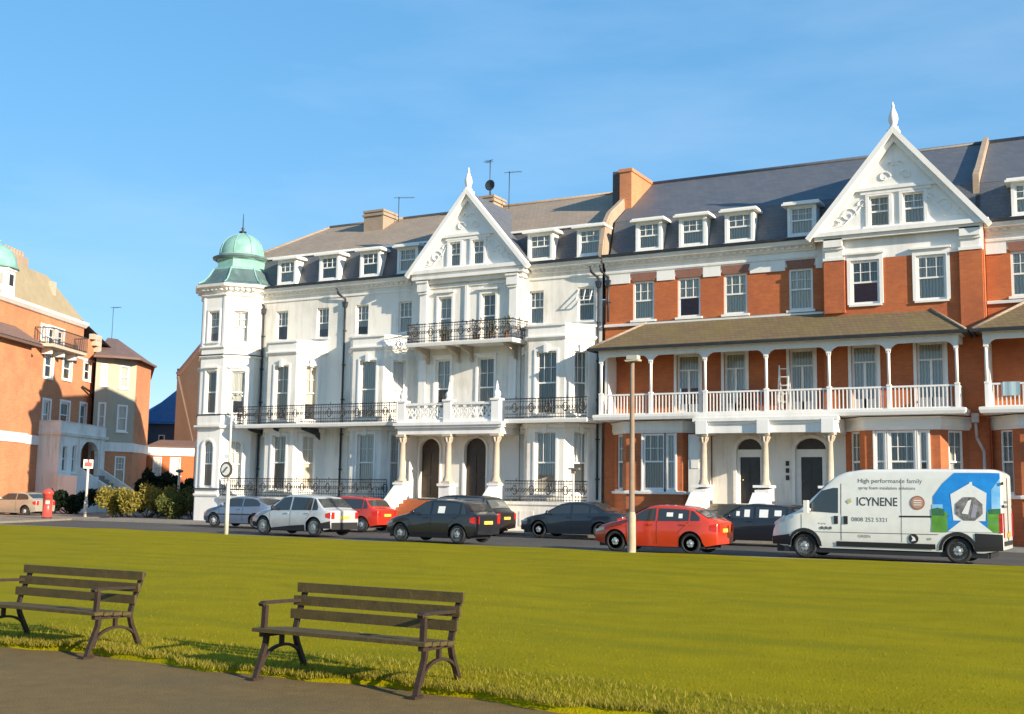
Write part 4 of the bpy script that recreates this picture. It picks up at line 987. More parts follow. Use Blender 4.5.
    def trim(s, plate=True, mirror=True, zp=.70, handles=((.0, .82), (.9, .86)), mx=-.65, mz=.98, bump=False, hmat=None):
        a = s.L/2
        if plate:
            m = MB(); m.box(a+.005, a+.025, -.26, .26, zp-.055, zp+.055); m.build('number_plate', PLATEY, s.root)
            m = MB(); m.box(-a-.02, -a-.0, -.26, .26, .38, .49); m.build('number_plate', PLATEW, s.root)
        if mirror:
            for sd in (-1, 1):
                m = MB(); y = s.hw(mx, mz); m.beam((mx, sd*(y-.02), mz), (mx, sd*(y+.1), mz+.02), .05, .03)
                m.lathe((mx, sd*(y+.17), mz+.05), [(.02, -.05), (.075, -.03), (.085, .02), (.06, .05)], 8, axis='x'); m.build('door_mirror', s.mat if not bump else BLKP, s.root)
        for x, z in handles:
            for sd in (-1, 1):
                m = MB(); y = s.hw(x, z); m.box(x-.08, x+.08, sd*(y-.005), sd*(y+.028), z-.015, z+.015); m.build('door_handle', hmat or s.mat, s.root)
        if bump: s.side('bumper', [(a-.55, .30), (a-.01, .30)], [(a-.55, .46), (a-.01, .58)], BLKP, .012); s.side('side_trim', [(-a+.05, .3), (-a+.4, .3)], [(-a+.05, .5), (-a+.4, .46)], BLKP, .012)
    def place(s, x, y, rz=0, z=0): PLACED.append((s.root, (x, y, z), rz)); return s.root
ROADZ = -.04
def hatch(name, label, mat, L=4.1, W=1.74, H=1.43, wr=.31, wxs=(-1.27, 1.27), five=True, rearrake=.45, glass=None, bump=False, tz=(.66, .90), wmat=None, roofend=None, mpv=0, hood=.95, tmat=None):
    a = L/2; re = (roofend-.08) if roofend is not None else a-.72; ws = -a+.98-mpv*.25; rs = ws+.78
    top = [(-a, .56), (-a+.03, .66), (-a+.14, .75), (-a+.45, .85), (ws, hood), (ws+.06, hood+.03), (rs, H-.07), (rs+.3, H-.015), (0.1, H), (re-.5, H-.03), (re-.15, H-.075), (re, H-.12), (re+rearrake, 1.02), (a-.04, .97), (a, .90)]
    top = sorted(top); c = Car(name, label, L, W, top, wxs, wr, mat, belt=[(-a, .72), (ws, .86), (a, .95)], wmat=wmat)
    gl = glass or CGLASS
    x0, x1 = ws+.34, re+rearrake*.35
    mid = .12 if five else .5
    zl_ = [(ws+.12, .93), (a, .985)]
    zh = [(ws+.12, .935), (rs-.02, H-.13), (rs+.25, H-.10), (re-.25, H-.12), (re+rearrake*.05, H-.17), (re+rearrake*.5, 1.03)]
    segs = [(ws+.14, mid-.04)]+([(mid+.04, re-.12), (re-.06, re+rearrake*.42)] if five else [(mid+.04, re+rearrake*.36)])
    for p, q in segs: c.side('side_window', zl_, zh, gl, x0=p, x1=q)
    c.over('windscreen', ws+.07, rs-.03, gl); c.over('rear_window', re+.05, min(a-.08, re+rearrake-.03), gl)
    c.line(ws+.12, .93, ws+.16, .3); c.line(mid, .95, mid, .28)
    if five: c.line(re-.12, .95, wxs[1]-.38, .62)
    c.line(-a+.35, .62, -a+.75, .82) if False else None
    c.lamps(tz=tz, tmat=tmat); c.trim(handles=((mid-.18, .84),)+(((re-.28, .86),) if five else ()), mx=ws+.42, mz=.98, bump=bump)
    c.re = re; return c
RED = paint('red_car_paint', (.55, .038, .012)); RED2 = paint('deep_red_paint', (.45, .03, .015)); BLACK = paint('black_car_paint', (.012, .013, .018)); NAVY = paint('dark_navy_paint', (.012, .018, .028))
SILVER = paint('silver_car_paint', (.50, .52, .54), .2); BLUEG = paint('blue_grey_paint', (.16, .21, .30), .3); CREAM = paint('champagne_paint', (.42, .38, .30), .3); VANW = paint('van_white_paint', (.78, .77, .72))
c = hatch('hatchback_car', 'bright orange red hatchback with five doors, parked behind the tall brown lamp post', RED, L=3.92, W=1.70, H=1.42, wxs=(-1.22, 1.16), rearrake=.50); c.place(-12.78, 33.2, R(0))
def sticker(c, x0, x1, z0, z1):
    m = MB(); y0, y1 = -(c.hw((x0+x1)/2, z0)+.012), -(c.hw((x0+x1)/2, z1)+.012); m.face([(x0, y0, z0), (x1, y0, z0), (x1, y1, z1), (x0, y1, z1)]); m.build('window_sticker', PAPER, c.root)
sticker(c, .42, .62, 1.08, 1.2); sticker(c, .8, .92, 1.04, 1.17)
c = hatch('hatchback_car', 'black five door hatchback with a white paper in its side window, nearest row', BLACK, L=3.8, W=1.70, H=1.46, wxs=(-1.18, 1.2), rearrake=.30, roofend=1.48); c.place(-21.3, 34.2, R(-3))
sticker(c, .40, .68, 1.0, 1.23)
c = hatch('people_carrier', 'black people carrier half hidden behind the black hatchback, yellow rear plate', BLACK, L=4.3, W=1.78, H=1.62, wxs=(-1.32, 1.32), rearrake=.35, roofend=1.62, mpv=1, hood=1.0, glass=CGLASS2); c.place(-25.1, 41.9, R(0))
c = hatch('crossover_car', 'silver crossover with black lower sills and dark rear window, far left of nearest row', SILVER, L=4.12, W=1.78, H=1.55, wr=.34, wxs=(-1.3, 1.3), rearrake=.48, roofend=1.36, hood=1.02, bump=True); c.place(-28.45, 35.6, R(-4))
m = MB(); m.box(2.04, 2.075, -.74, .74, .26, .52); m.build('bumper', BLKP, c.root); c.side('lower_cladding', [(-.85, .2), (.85, .2)], [(-.85, .27), (0, .36), (.85, .42)], BLKP, .012)
c = hatch('hatchback_car', 'red hatchback parked behind the silver crossover, its tail and rear plate showing', RED2, L=4.0, W=1.7, H=1.5, wxs=(-1.22, 1.22), rearrake=.34, roofend=1.45, hood=.98); c.place(-30.6, 41.4, R(2))
c = hatch('hatchback_car', 'blue grey three door hatchback at the left end, beside the round road sign', BLUEG, L=3.95, W=1.68, H=1.42, wxs=(-1.2, 1.2), rearrake=.62, five=False, wmat=M_plain('pale_wheel_trim', (.6, .6, .6), .5)); c.place(-36.3, 41.2, R(1))
c.line(-1.7, .58, 1.6, .60, w=.05, name='side_strip')
c = hatch('hatchback_car', 'champagne three door hatchback by the orange brick wall at the far left', CREAM, L=3.9, W=1.68, H=1.42, wxs=(-1.2, 1.2), rearrake=.5, five=False, wmat=bpy.data.materials['pale_wheel_trim'])
CREAMCAR = c
# saloon
L = 4.5; a = L/2
top = sorted([(-a, .5), (-a+.03, .64), (-a+.15, .74), (-a+.6, .86), (-1.15, .95), (-1.08, .98), (-.35, 1.36), (0, 1.42), (.5, 1.42), (.85, 1.38), (1.55, 1.04), (1.62, 1.02), (a-.08, 1.0), (a, .9)])
c = Car('saloon_car', 'dark saloon parked by the white terrace railings, between the people carrier and the lamp post', L, 1.76, top, (-1.35, 1.32), .32, NAVY, belt=[(-a, .72), (-1.1, .86), (a, .96)])
for p, q in ((-.98, .05), (.12, .85), (.9, 1.28)): c.side('side_window', [(-1.05, .93), (1.5, .99)], [(-1.05, .94), (-.38, 1.26), (0, 1.31), (.6, 1.30), (.85, 1.26), (1.36, 1.02)], CGLASS, x0=p, x1=q)
c.over('windscreen', -1.06, -.4, CGLASS2); c.over('rear_window', .93, 1.5, CGLASS); c.line(-1.0, .93, -1.0, .3); c.line(.085, .95, .085, .28); c.lamps(); c.trim(mx=-.9, mz=.95); c.place(-19.75, 42.0, 0)
# dark estate with papers in the windows
L = 4.3; a = L/2
c = hatch('estate_car', 'black car with white papers in its side windows, between the orange hatchback and the van', BLACK, L=4.3, W=1.76, H=1.47, wxs=(-1.32, 1.3), rearrake=.55, roofend=1.45, glass=CGLASS); c.place(-12.3, 41.5, R(0))
for k, (x0, x1, z0, z1) in enumerate(((-.55, -.42, 1.03, 1.2), (-.25, -.05, 1.0, 1.26), (.3, .62, .99, 1.27), (.85, 1.1, 1.05, 1.25))):
    m = MB(); y = -(c.hw((x0+x1)/2, z0)+.012); y1 = -(c.hw((x0+x1)/2, z1)+.012); m.face([(x0, y, z0), (x1, y, z0), (x1, y1, z1), (x0, y1, z1)]); m.build('window_sticker', PAPER, c.root)
# ---- the van
L = 6.24; a = 3.12
top = sorted([(-a, .62), (-a+.04, .86), (-a+.18, 1.06), (-a+.75, 1.30), (-a+.86, 1.36), (-1.42, 2.16), (-1.28, 2.30), (-1.0, 2.42), (-.5, 2.50), (1.0, 2.52), (a-.25, 2.51), (a-.08, 2.47), (a, 2.38)])
V = Car('delivery_van', 'white high roof delivery van with blue house picture and dark lettering on its side', L, 2.05, top, (-2.12, 1.99), .345, VANW, sill=.30, belt=[(-a, 1.15), (a, 1.3)], tumble=.075, nose=.26, tail=.03, cat='van', group=None)
def gsc(q): return (1.34+(q[0]-1.36)*1.11, .83+(q[1]-.82)*1.05)
def vpoly(name, pts, mat, off=.012, parent=None, xs_=None):
    """flat transfer on the near side of the van"""
    pts = [gsc(q) for q in pts] if min(q[0] for q in pts) > 1.3 else pts
    m = MB(); m.face([(x, -(V.hw(x, z)+off), z) for x, z in pts]); return m.build(name, mat, parent or V.root)
def vpatch(name, lo, hi, mat, off=.012, x0=None, x1=None):
    if lo[0][0] > 1.3: lo = [gsc(q) for q in lo]; hi = [gsc(q) for q in hi]; x0 = x1 = None
    return V.side(name, lo, hi, mat, off, x0, x1, sides=(-1,))[0]
V.side('side_window', [(-2.10, 1.32), (-1.16, 1.28)], [(-2.10, 1.36), (-1.62, 1.90), (-1.30, 1.98), (-1.16, 1.98)], CGLASS, x0=-2.05, x1=-1.16)
V.over('windscreen', -2.12, -1.46, CGLASS); V.side('side_rail', [(-1.22, .36), (1.42, .36)], [(-1.22, .5), (1.42, .5)], BLKP, .02)
V.side('lower_panel', [(2.42, .34), (3.11, .38)], [(2.42, .82), (3.11, .80)], BLKP, .014); V.side('bumper', [(-3.11, .36), (-2.55, .36)], [(-3.11, .58), (-2.55, .66)], BLKP, .012)
for x in V.wx:
    lo = []; hi = []
    for k in range(13):
        an = math.pi*k/12; lo.append((x-.41*math.cos(an), .345+.405*math.sin(an))); hi.append((x-.50*math.cos(an)*.98, .345+.50*math.sin(an)))
    for sd in (-1, 1):
        m = MB()
        for k in range(12): m.face([(p[0], sd*(V.hw(p[0], p[1])+.014), p[1]) for p in (lo[k], lo[k+1], hi[k+1], hi[k])])
        m.build('wheel_arch_trim', BLKP, V.root)
V.line(-1.08, 2.1, -1.08, .52, w=.016); V.line(-2.2, 1.22, -2.2, .8, w=.014); V.line(.55, 2.25, .55, .52, w=.012); V.line(.5, 1.22, 1.95, 1.24, w=.045, name='door_track')
V.line(-2.35, .74, 1.5, .76, w=.012, name='crease')
for sd in (-1, 1):
    m = MB(); y = sd*(V.hw(-1.9, 1.3)); m.beam((-1.95, y, 1.35), (-2.0, y+sd*.16, 1.42), .05, .05); m.box(-2.06, -1.94, y+sd*.12, y+sd*.3, 1.28, 1.62); m.build('door_mirror', VANW if sd < 0 else BLKP, V.root)
    for x in (-1.22, -.95): m = MB(); yy = sd*V.hw(x, 1.08); m.box(x-.055, x+.055, yy-sd*.01, yy+sd*.022, .98, 1.20); m.build('door_handle', BLKP, V.root)
V.side('headlight', [(-3.04, .90), (-2.7, 1.02)], [(-3.04, .98), (-2.7, 1.2)], LAMPC)
for sd in (-1, 1):
    m = MB(); y = sd*(V.hw(3.12, 1.0)-.01); m.box(3.08, 3.145, y, y-sd*.12, .72, 1.36); m.build('tail_light', TAILR, V.root)
V.side('tail_light', [(3.02, .84), (3.115, .84)], [(3.02, 1.36), (3.115, 1.36)], TAILR, .012)
m = MB(); m.box(3.123, 3.14, -.9, .9, .5, .62); m.build('bumper', BLKP, V.root)
m = MB(); m.box(3.123, 3.138, -.012, .012, .6, 2.3)
m.build('door_gap', BLKP, V.root)
for sd in (-1, 1):
    for z in (.9, 1.5, 2.1): m = MB(); m.box(3.123, 3.15, sd*.93, sd*.99, z, z+.08); m.build('door_hinge', BLKP, V.root); m = MB(); m.box(3.125, 3.15, -.3, .25, .72, .84); m.build('number_plate', PLATEY, V.root)
m = MB()
for z in (1.5, 1.62): m.box(3.124, 3.134, -.75, -.15, z, z+.06)
m.build('rear_lettering', M_plain('grey_lettering', (.12, .12, .13), .6), V.root)
# picture: blue panel, white house shape, brown photograph in an octagon, fields either side
PB = M_noise('graphic_blue', (.01, .20, .62), (.02, .30, .78), 2, .4, 0); PW = M_plain('graphic_white', (.82, .82, .8), .4); PG = M_noise('graphic_field', (.08, .26, .03), (.16, .38, .05), 3, .4, 0); PT = M_noise('graphic_trees', (.03, .12, .05), (.06, .2, .07), 8, .4, 0)
PSK = M_noise('graphic_sky', (.15, .45, .8), (.4, .65, .85), 1.5, .4, 0); PGR = M_noise('graphic_grey', (.08, .08, .09), (.34, .31, .29), 9, .4, 0)
vpatch('side_graphic', [(1.40, .82), (1.5, .84), (2.92, .84)], [(1.40, 1.72), (1.62, 2.05), (1.9, 2.33), (2.92, 2.33)], PB, .008, 1.40, 2.92)
vpatch('side_graphic', [(1.38, 1.30), (1.62, 1.30)], [(1.38, 1.52), (1.62, 1.52)], PSK, .0115)
vpatch('side_graphic', [(2.72, 1.36), (2.92, 1.36)], [(2.72, 1.9), (2.92, 2.2)], PSK, .0115)
vpatch('side_graphic', [(1.36, .82), (1.72, .82)], [(1.36, 1.32), (1.72, 1.34)], PG, .011); vpatch('side_graphic', [(2.62, .84), (2.92, .84)], [(2.62, 1.36), (2.92, 1.36)], PG, .011)
vpatch('side_graphic', [(1.36, 1.24), (1.66, 1.24)], [(1.36, 1.4), (1.5, 1.44), (1.66, 1.4)], PT, .014); vpatch('side_graphic', [(2.66, 1.30), (2.92, 1.30)], [(2.66, 1.42), (2.92, 1.44)], PT, .014)
vpoly('side_graphic', [(1.72, .84), (2.74, .84), (2.42, 1.12), (2.04, 1.12)], PW, .017)
vpoly('side_graphic', [(1.86, 1.12), (2.58, 1.12), (2.62, 1.82), (2.30, 2.02), (2.30, 2.1), (2.25, 2.1), (2.22, 2.05), (1.80, 1.78)], PW, .0165)
vpoly('side_graphic', [(2.22+.33*math.cos(R(22.5+45*k)), 1.42+.32*math.sin(R(22.5+45*k))) for k in range(8)], PGR, .021)
vpoly('side_graphic', [(2.05, 1.3), (2.2, 1.62), (2.28, 1.66), (2.2, 1.28)], PW, .024); vpoly('side_graphic', [(2.25, 1.2), (2.32, 1.55), (2.42, 1.5), (2.36, 1.2)], M_plain('graphic_lilac', (.35, .33, .4), .4), .024)
vpoly('side_graphic', [(.98+.19*math.cos(k*math.pi/10), 1.60+.19*math.sin(k*math.pi/10)) for k in range(20)], M_plain('badge_brown', (.33, .13, .08), .4), .011)
vpoly('side_graphic', [(.98+.16*math.cos(k*math.pi/10), 1.60+.16*math.sin(k*math.pi/10)) for k in range(20)], M_plain('badge_tan', (.5, .27, .18), .4), .013)
m = MB()
for z in (1.66, 1.60, 1.54): m.box(.88, 1.08, -(V.hw(.98, z)+.020), -(V.hw(.98, z)+.016), z-.012, z+.012)
m.build('badge_lettering', PW, V.root)
vpoly('side_graphic', [(.86+.13*math.cos(k*math.pi/8), .63+.13*math.sin(k*math.pi/8)) for k in range(16)], BLKP, .014)
vpoly('side_graphic', [(.80, .56), (.92, .58), (.90, .66), (.80, .72), (.84, .63)], PW, .018)
for cx in (-1.62, -1.5, -1.38): vpoly('side_graphic', [(cx+.045*math.cos(k*math.pi/5), .86+.045*math.sin(k*math.pi/5)) for k in range(10)], bpy.data.materials['grey_lettering'], .014)
def text(parent, s_, x, z, size, mat, font_w=1, y=None, name='lettering', bold=0):
    cu = bpy.data.curves.new('t', 'FONT'); cu.body = s_; cu.size = size; cu.offset = bold; cu.resolution_u = 3
    o = bpy.data.objects.new('t', cu); COL.objects.link(o); dg = bpy.context.evaluated_depsgraph_get(); me0 = o.evaluated_get(dg).to_mesh()
    v = [(x+p.co.x*font_w, y if y is not None else -(V.hw(x, z+p.co.y)+.005), z+p.co.y) for p in me0.vertices]; f = [tuple(p.vertices) for p in me0.polygons]
    me = bpy.data.meshes.new(name); me.from_pydata(v, [], f); me.materials.append(mat); bpy.data.objects.remove(o); bpy.data.curves.remove(cu)
    n = bpy.data.objects.new(name, me); COL.objects.link(n); n.parent = parent; return n
LT = M_plain('dark_lettering', (.05, .05, .055), .5)
text(V.root, 'ICYNENE', -.66, 1.50, .33, LT, .82, bold=.004)
gl_ = bpy.data.materials['grey_lettering']
text(V.root, 'High performance family', -.62, 2.13, .17, gl_, 1.02); text(V.root, 'spray foam insulation solutions', -.60, 1.95, .125, gl_, .98)
text(V.root, '0808 252 5321', -.80, 1.06, .165, gl_, 1.0)
text(V.root, 'GREEN', -.62, .62, .11, gl_, 1.0); text(V.root, 'air', 1.2, .60, .13, gl_, 1.0); text(V.root, '& spray', -1.72, .96, .07, gl_)
vpoly('side_graphic', [(-.93, 1.62), (-.82, 1.70), (-.78, 1.6), (-.86, 1.54)], M_plain('graphic_yellowgreen', (.5, .5, .25), .5), .014)
V.place(-6.30, 33.98, R(-1.0))
# ================================================================== LEFT SIDE OF THE SIDE STREET
QO = Vector((-64.8, 53.0)); QD = Vector((-.422, .907)).normalized(); QN = Vector((QD.y, -QD.x))
def LP(s_, off=0): s_ *= 1.083; v = QO+QD*s_+QN*off; return (v.x, v.y)
def zs(z): return 1.6+(z-1.6)*1.083
YAW = R(28.59)
def ground_at(px, D):
    k = (px-512)/1150*D
    return (-math.sin(YAW)*D+math.cos(YAW)*k, math.cos(YAW)*D+math.sin(YAW)*k)
C = empty('corner_brick_building', (*LP(0), 0), 0, 'orange brick corner building with tan mansard roof, iron balcony and white porch', 'building')
mw = MB(); p, q = LP(-14), LP(7.0); L0 = 14*1.083
H = []
for c, w, a, b, cu in ((.25, 1.15, 8.5, 10.1, 1), (2.85, 1.25, 8.65, 10.15, 1), (5.9, 1.1, 8.9, 10.2, 1), (.3, 1.0, 5.35, 7.1, 1), (2.85, 1.35, 5.55, 7.2, 3), (5.6, 1.0, 5.6, 7.3, 3)):
    H.append((c*1.083+L0-w*.5, c*1.083+L0+w*.5, zs(a), zs(b), cu))
H.append((.9*1.083+L0-1.0, .9*1.083+L0-.1, 11.25, 12.55, 3)); H.append((.9*1.083+L0+.35, .9*1.083+L0+1.2, 11.5, 12.54, 3)); H.append((-.9*1.083+L0-.1, -.9*1.083+L0+.5, 11.5, 12.5, 3))
wall(mw, p, q, 0, 12.6, [h[:4] for h in H if h[3] < 12.6], t=.18); wall(mw, p, LP(5.0), 12.6, 13.5, [])
b_ = QN*-12; wall(mw, LP(7.0), (LP(7.0)[0]+b_.x, LP(7.0)[1]+b_.y), 0, 12.6, []); wall(mw, (LP(-14)[0]+b_.x, LP(-14)[1]+b_.y), LP(-14), 0, 13.5, [])
mw.build('wall', BRICK2, C); tr = MB()
for h in H:
    window(C, p, q, *h[:4], bars=(0, 1), cur=h[4], fw=.13, reveal=.05)
    architrave(tr, p, q, h[0], h[1], h[2], h[3], w=.16, d=.05)
tr.sweep([p, LP(5.0)], [(0.002, 13.2), (.15, 13.25), (.35, 13.45), (.38, 13.62), (0, 13.62)]); tr.sweep([p, LP(-.2)], [(0.002, 4.5), (.06, 4.5), (.08, 5.1), (0.002, 5.12)]); tr.sweep([p, q], [(0.002, 10.95), (.06, 10.97), (.08, 11.1), (.002, 11.12)])
tr.build('stone_trim', TRIM, C)
rf = MB()
def v3(s_, off, z): x, y = LP(s_, off); return (x, y, z)
rf.face([v3(-14, .1, 13.6), v3(5.1, .1, 13.6), v3(1.0, -.9, 16.3), v3(-14, -.9, 16.3)]); rf.face([v3(5.1, .1, 13.6), v3(5.1, -12, 13.6), v3(1.0, -9, 16.3), v3(1.0, -.9, 16.3)])
rf.face([v3(-14, -.9, 16.3), v3(1.0, -.9, 16.3), v3(1.0, -9, 16.3), v3(-14, -9, 16.3)]); rf.build('mansard_roof', TANROOF, C)
r2 = MB(); r2.face([v3(4.3, .25, 13.7), v3(9.5, .25, 12.3), v3(9.5, -4, 13.6), v3(3.6, -4, 15.3)]); r2.face([v3(9.5, .25, 12.3), v3(11, -6, 12.0), v3(9.5, -4, 13.6)]); r2.build('side_roof', REDROOF, C)
cr = MB()  # corbelled shoulder between the two buildings
for k in range(3): cr.obox(p, unit(p, q)[0], L0+(5.9+k*.4)*1.083, L0+7.2*1.083, -.02, .35, 12.6-k*.42, 13.0-k*.42)
cr.build('corbel', STONE, C)
ch = MB(); 
u = unit(p, q)[0]
ch.obox(p, u, L0-3.9, L0-1.3, -1.9, -1.1, 15.8, 17.0); co = ch.build('chimney', CHIM, C)
for k in range(7):
    x, y = LP(-3.5+k*.36, -1.5); pt = MB(); pt.lathe((x, y, 17.0), [(.13, 0), (.12, .35), (.15, .4), (.1, .42)], 8); pt.build('chimney_pot', CHIM, co)
ch = MB(); ch.obox(p, u, L0+1.0, L0+1.5, -1.0, -.4, 14.3, 15.9); ch.build('roof_pier', STONE, C); ch = MB(); ch.obox(p, u, L0+3.0, L0+3.3, -.7, -.3, 13.8, 14.6); ch.build('roof_pier', STONE, C)
# balcony
bp = [LP(-1.9, .05), LP(-1.6, 1.15), LP(3.3, 1.15), LP(3.6, .05)]
m = MB(); m.prism(bp, 'z', 11.0, 11.2); bo = m.build('balcony', STONE, C); m = MB(); railing(m, bp, 11.2, 1.05, sp=.16, r=.022, top=.03); m.build('railing', IRON, bo)
for s_ in (-.8, .9, 2.6): 
    x, y = LP(s_, .5); m = MB(); m.obox(p, u, L0+s_*1.083-.12, L0+s_*1.083+.12, .05, .7, 10.6, 10.98); m.build('balcony_bracket', TRIM, C)
# lower wing to the left with its own roof
w0, w1 = LP(-14, .7), LP(-3.4, .7); m = MB(); wall(m, w0, w1, 0, 10.9, []); wall(m, w1, LP(-3.4, 0), 0, 10.9, []); m.build('side_wing_wall', BRICK2, C)
m = MB(); m.sweep([w0, w1, LP(-3.4, 0)], [(0, 4.5), (.06, 4.5), (.08, 5.1), (0, 5.12)]); m.build('stone_trim', TRIM, C)
m = MB(); m.sweep([w0, w1, LP(-3.4, .05)], [(-.1, 10.75), (.55, 10.7), (.6, 10.85), (-.1, 11.0)]); m.face([v3(-14, 1.25, 10.9), v3(-2.95, 1.25, 10.9), v3(-4.3, .05, 11.9), v3(-14, .05, 11.9)]); m.face([v3(-2.95, 1.25, 10.9), v3(-2.95, .05, 10.9), v3(-4.3, .05, 11.9)]); m.build('side_wing_roof', REDROOF, C)
# cupola
cx, cy = LP(-5.5, -.9); m = MB(); m.lathe((cx, cy, 13.6), [(1.25, 0), (1.2, 1.6), (1.32, 1.65), (1.32, 1.8)], 8, smooth=False); cu_ = m.build('cupola', TRIM, C)
m = MB()
for k in range(8):
    a_ = math.pi/4*(k+.5); d_ = 1.155; m.obox((cx, cy), (-math.sin(a_), math.cos(a_)), -.22, .22, d_, d_+.02, 14.3, 15.0)
m.build('opening', DOORB, cu_); m = MB(); m.lathe((cx, cy, 15.4), [(1.45, 0), (1.4, .12), (1.3, .15), (1.24, .6), (1.05, 1.05), (.7, 1.4), (.25, 1.6), (.15, 1.7), (.3, 1.8), (.12, 1.9), (.02, 2.4)], 20); m.build('copper_dome', COPPER, cu_)
# porch bay
pp = [LP(-.5, 0), LP(-.3, 1.4), LP(6.6, 1.4), LP(6.8, 0)]; m = MB(); u2, L2 = unit(pp[1], pp[2])
hs = [(.5, 1.2, 2.8, 4.5), (2.0, 2.6, 2.75, 4.6), (3.3, 6.3, 2.6, 5.0, 1.0)]
wall(m, pp[1], pp[2], 0, 5.3, hs, t=.3); wall(m, pp[0], pp[1], 0, 5.3, []); wall(m, pp[2], pp[3], 0, 5.3, []); m.build('porch_wall', GREYREND if False else STUCCO, C)
for h in hs[:2]: window(C, pp[1], pp[2], *h, bars=(0, 1), cur=3)
m = MB(); m.sweep(pp, [(0, 5.2), (.15, 5.22), (.2, 5.4), (0, 5.45)]); m.sweep(pp, [(-.15, 5.45), (0.0, 5.45), (.0, 6.1), (.05, 6.15), (-.15, 6.2)])
for s_ in (2.9, 6.4): m.obox(pp[1], u2, s_, s_+.25, .003, .08, 2.6, 5.0)
m.build('porch_trim', STUCCO, C); m = MB(); m.obox(pp[1], u2, 3.6, 6.0, -1.2, -1.15, 2.6, 4.9); m.build('door', M_plain('white_door', (.6, .58, .54), .5), C)
m = MB()
for k in range(10): m.obox(pp[1], u2, 3.3, 6.3+0.0, .01, 3.6-k*.34, .26*k, .26*(k+1))
m.build('front_steps', PAVE, C)
m = MB()
for s_ in (3.0, 6.6):
    o = Vector(pp[1])+Vector(u2)*s_; n_ = QN
    for t_ in (-.14, .14): pass
    a3 = [(o.x+u2[0]*t_+n_.x*d_, o.y+u2[1]*t_+n_.y*d_, z) for t_ in (-.14, .14) for d_, z in ((0, 0), (3.8, 0), (3.8, .9), (0, 3.2))]
    m.face(a3[:4]); m.face(a3[4:]); 
    for i in range(4): j = (i+1) % 4; m.face([a3[i], a3[j], a3[j+4], a3[i+4]])
m.obox(pp[1], u2, -.6, 2.8, .01, 1.6, 0, 2.5); m.build('steps_side_wall', STUCCO, C)
m = MB(); x, y = LP(6.9, .12); m.tube((x, y, 4.6), (x, y, 12.8), .09, 8); m.path([(x, y, 8.3), (LP(6.0, .3)[0], LP(6.0, .3)[1], 8.7), (LP(5.0, .15)[0], LP(5.0, .15)[1], 9.0)], .08, 6); m.build('downpipe', IRON, C)

# grey rendered bay house
P1, P2, P3, P4 = ground_at(94, 84), ground_at(111, 84.6), ground_at(135, 86), ground_at(149.5, 90); P0 = (LP(7)[0]-1, LP(7)[1]+2)
B = empty('bay_fronted_house', (*P2, 0), 0, 'grey rendered house with angled bay and slate hipped roof beside the orange corner building', 'house')
m = MB(); br = MB()
def hole(p, q, px0, px1, z0, z1):
    u, L = unit(p, q); return (px0*L, px1*L, z0, z1)
sets = [(P1, P2, [(.30, .72, 9.2, 10.85, 1), (.26, .74, 5.9, 8.0, 0)]), (P2, P3, [(.30, .70, 9.1, 10.85, 3), (.28, .72, 5.9, 7.9, 1)])]
for a, b, ws in sets:
    hh = [hole(a, b, *w[:4]) for w in ws]; wall(m, a, b, 5.0, 11.4, hh, t=.15)
    for h, w in zip(hh, ws): window(B, a, b, *h, bars=(0, 1), cur=w[4], fw=.13, reveal=.02)
m.build('rendered_wall', GREYREND, B)
gw = hole(P2, P3, .30, .74, 2.1, 4.1); wall(br, P1, P2, 0, 5.0, []); wall(br, P2, P3, 0, 5.0, [gw]); window(B, P2, P3, *gw, bars=(2, 2), cur=3, fw=.12, reveal=.03)
wall(br, P3, P4, 0, 11.4, []); br.build('brick_wall', BRICK2, B)
m = MB(); m.sweep([P1, P2, P3, P4], [(0.003, 4.4), (.08, 4.42), (.12, 5.05), (0.003, 5.08)]); m.build('stone_band', STUCCO, B)
E1 = [ground_at(91, 83.3), ground_at(112, 83.7), ground_at(137, 84.8), ground_at(153.5, 90), ground_at(150, 101), ground_at(96, 98)]; ap = (*ground_at(114, 92), 13.7); ap2 = (*ground_at(104, 92), 13.8)
m = MB()
for i in range(len(E1)):
    a, b = E1[i], E1[(i+1) % len(E1)]; m.face([(*a, 11.35), (*b, 11.35), ap if 0 < i < 4 else ap2] if i not in (0,) else [(*a, 11.35), (*b, 11.35), ap, ap2])
m.face([(*e, 11.3) for e in E1][::-1]); m.sweep(E1[:4], [(0, 11.2), (.12, 11.2), (.12, 11.36), (0, 11.36)]); m.build('hipped_roof', REDROOF, B)
m = MB()
bo = [P1, ground_at(96, 97), ground_at(149, 99), P4]; wall(m, bo[2], bo[1], 0, 11.3, []); wall(m, P4, bo[2], 0, 11.3, []); wall(m, bo[1], P1, 0, 11.3, []); m.build('back_wall', BRICK, B)
# low wing behind the bushes
W1, W2 = ground_at(147, 90.5), ground_at(197, 91.5); m = MB()
W = empty('low_brick_wing', (*W1, 0), 0, 'low red brick wing with white band between the bay fronted house and the white tower', 'building')
u, L = unit(W1, W2); hh = [(L*.18, L*.36, 2.7, 4.25), (L*.52, L*.74, 2.8, 4.25)]; wall(m, W1, W2, 0, 5.1, hh, t=.15); m.build('wall', BRICK, W)
for h in hh: window(W, W1, W2, *h, bars=(0, 1), cur=0, fw=.1, reveal=.03)
m = MB(); m.sweep([W1, W2], [(0.002, 4.35), (.1, 4.35), (.14, 5.0), (.002, 5.02)]); m.build('stone_band', STUCCO, W)
m = MB(); d = Vector((-math.sin(YAW), math.cos(YAW)))*4; m.face([(W1[0], W1[1], 5.05), (W2[0], W2[1], 5.05), (W2[0]+d.x, W2[1]+d.y, 5.75), (W1[0]+d.x, W1[1]+d.y, 5.75)]); m.sweep([W1, W2], [(0, 4.98), (.22, 5.0), (.24, 5.1), (0, 5.12)]); m.build('roof', REDROOF, W)
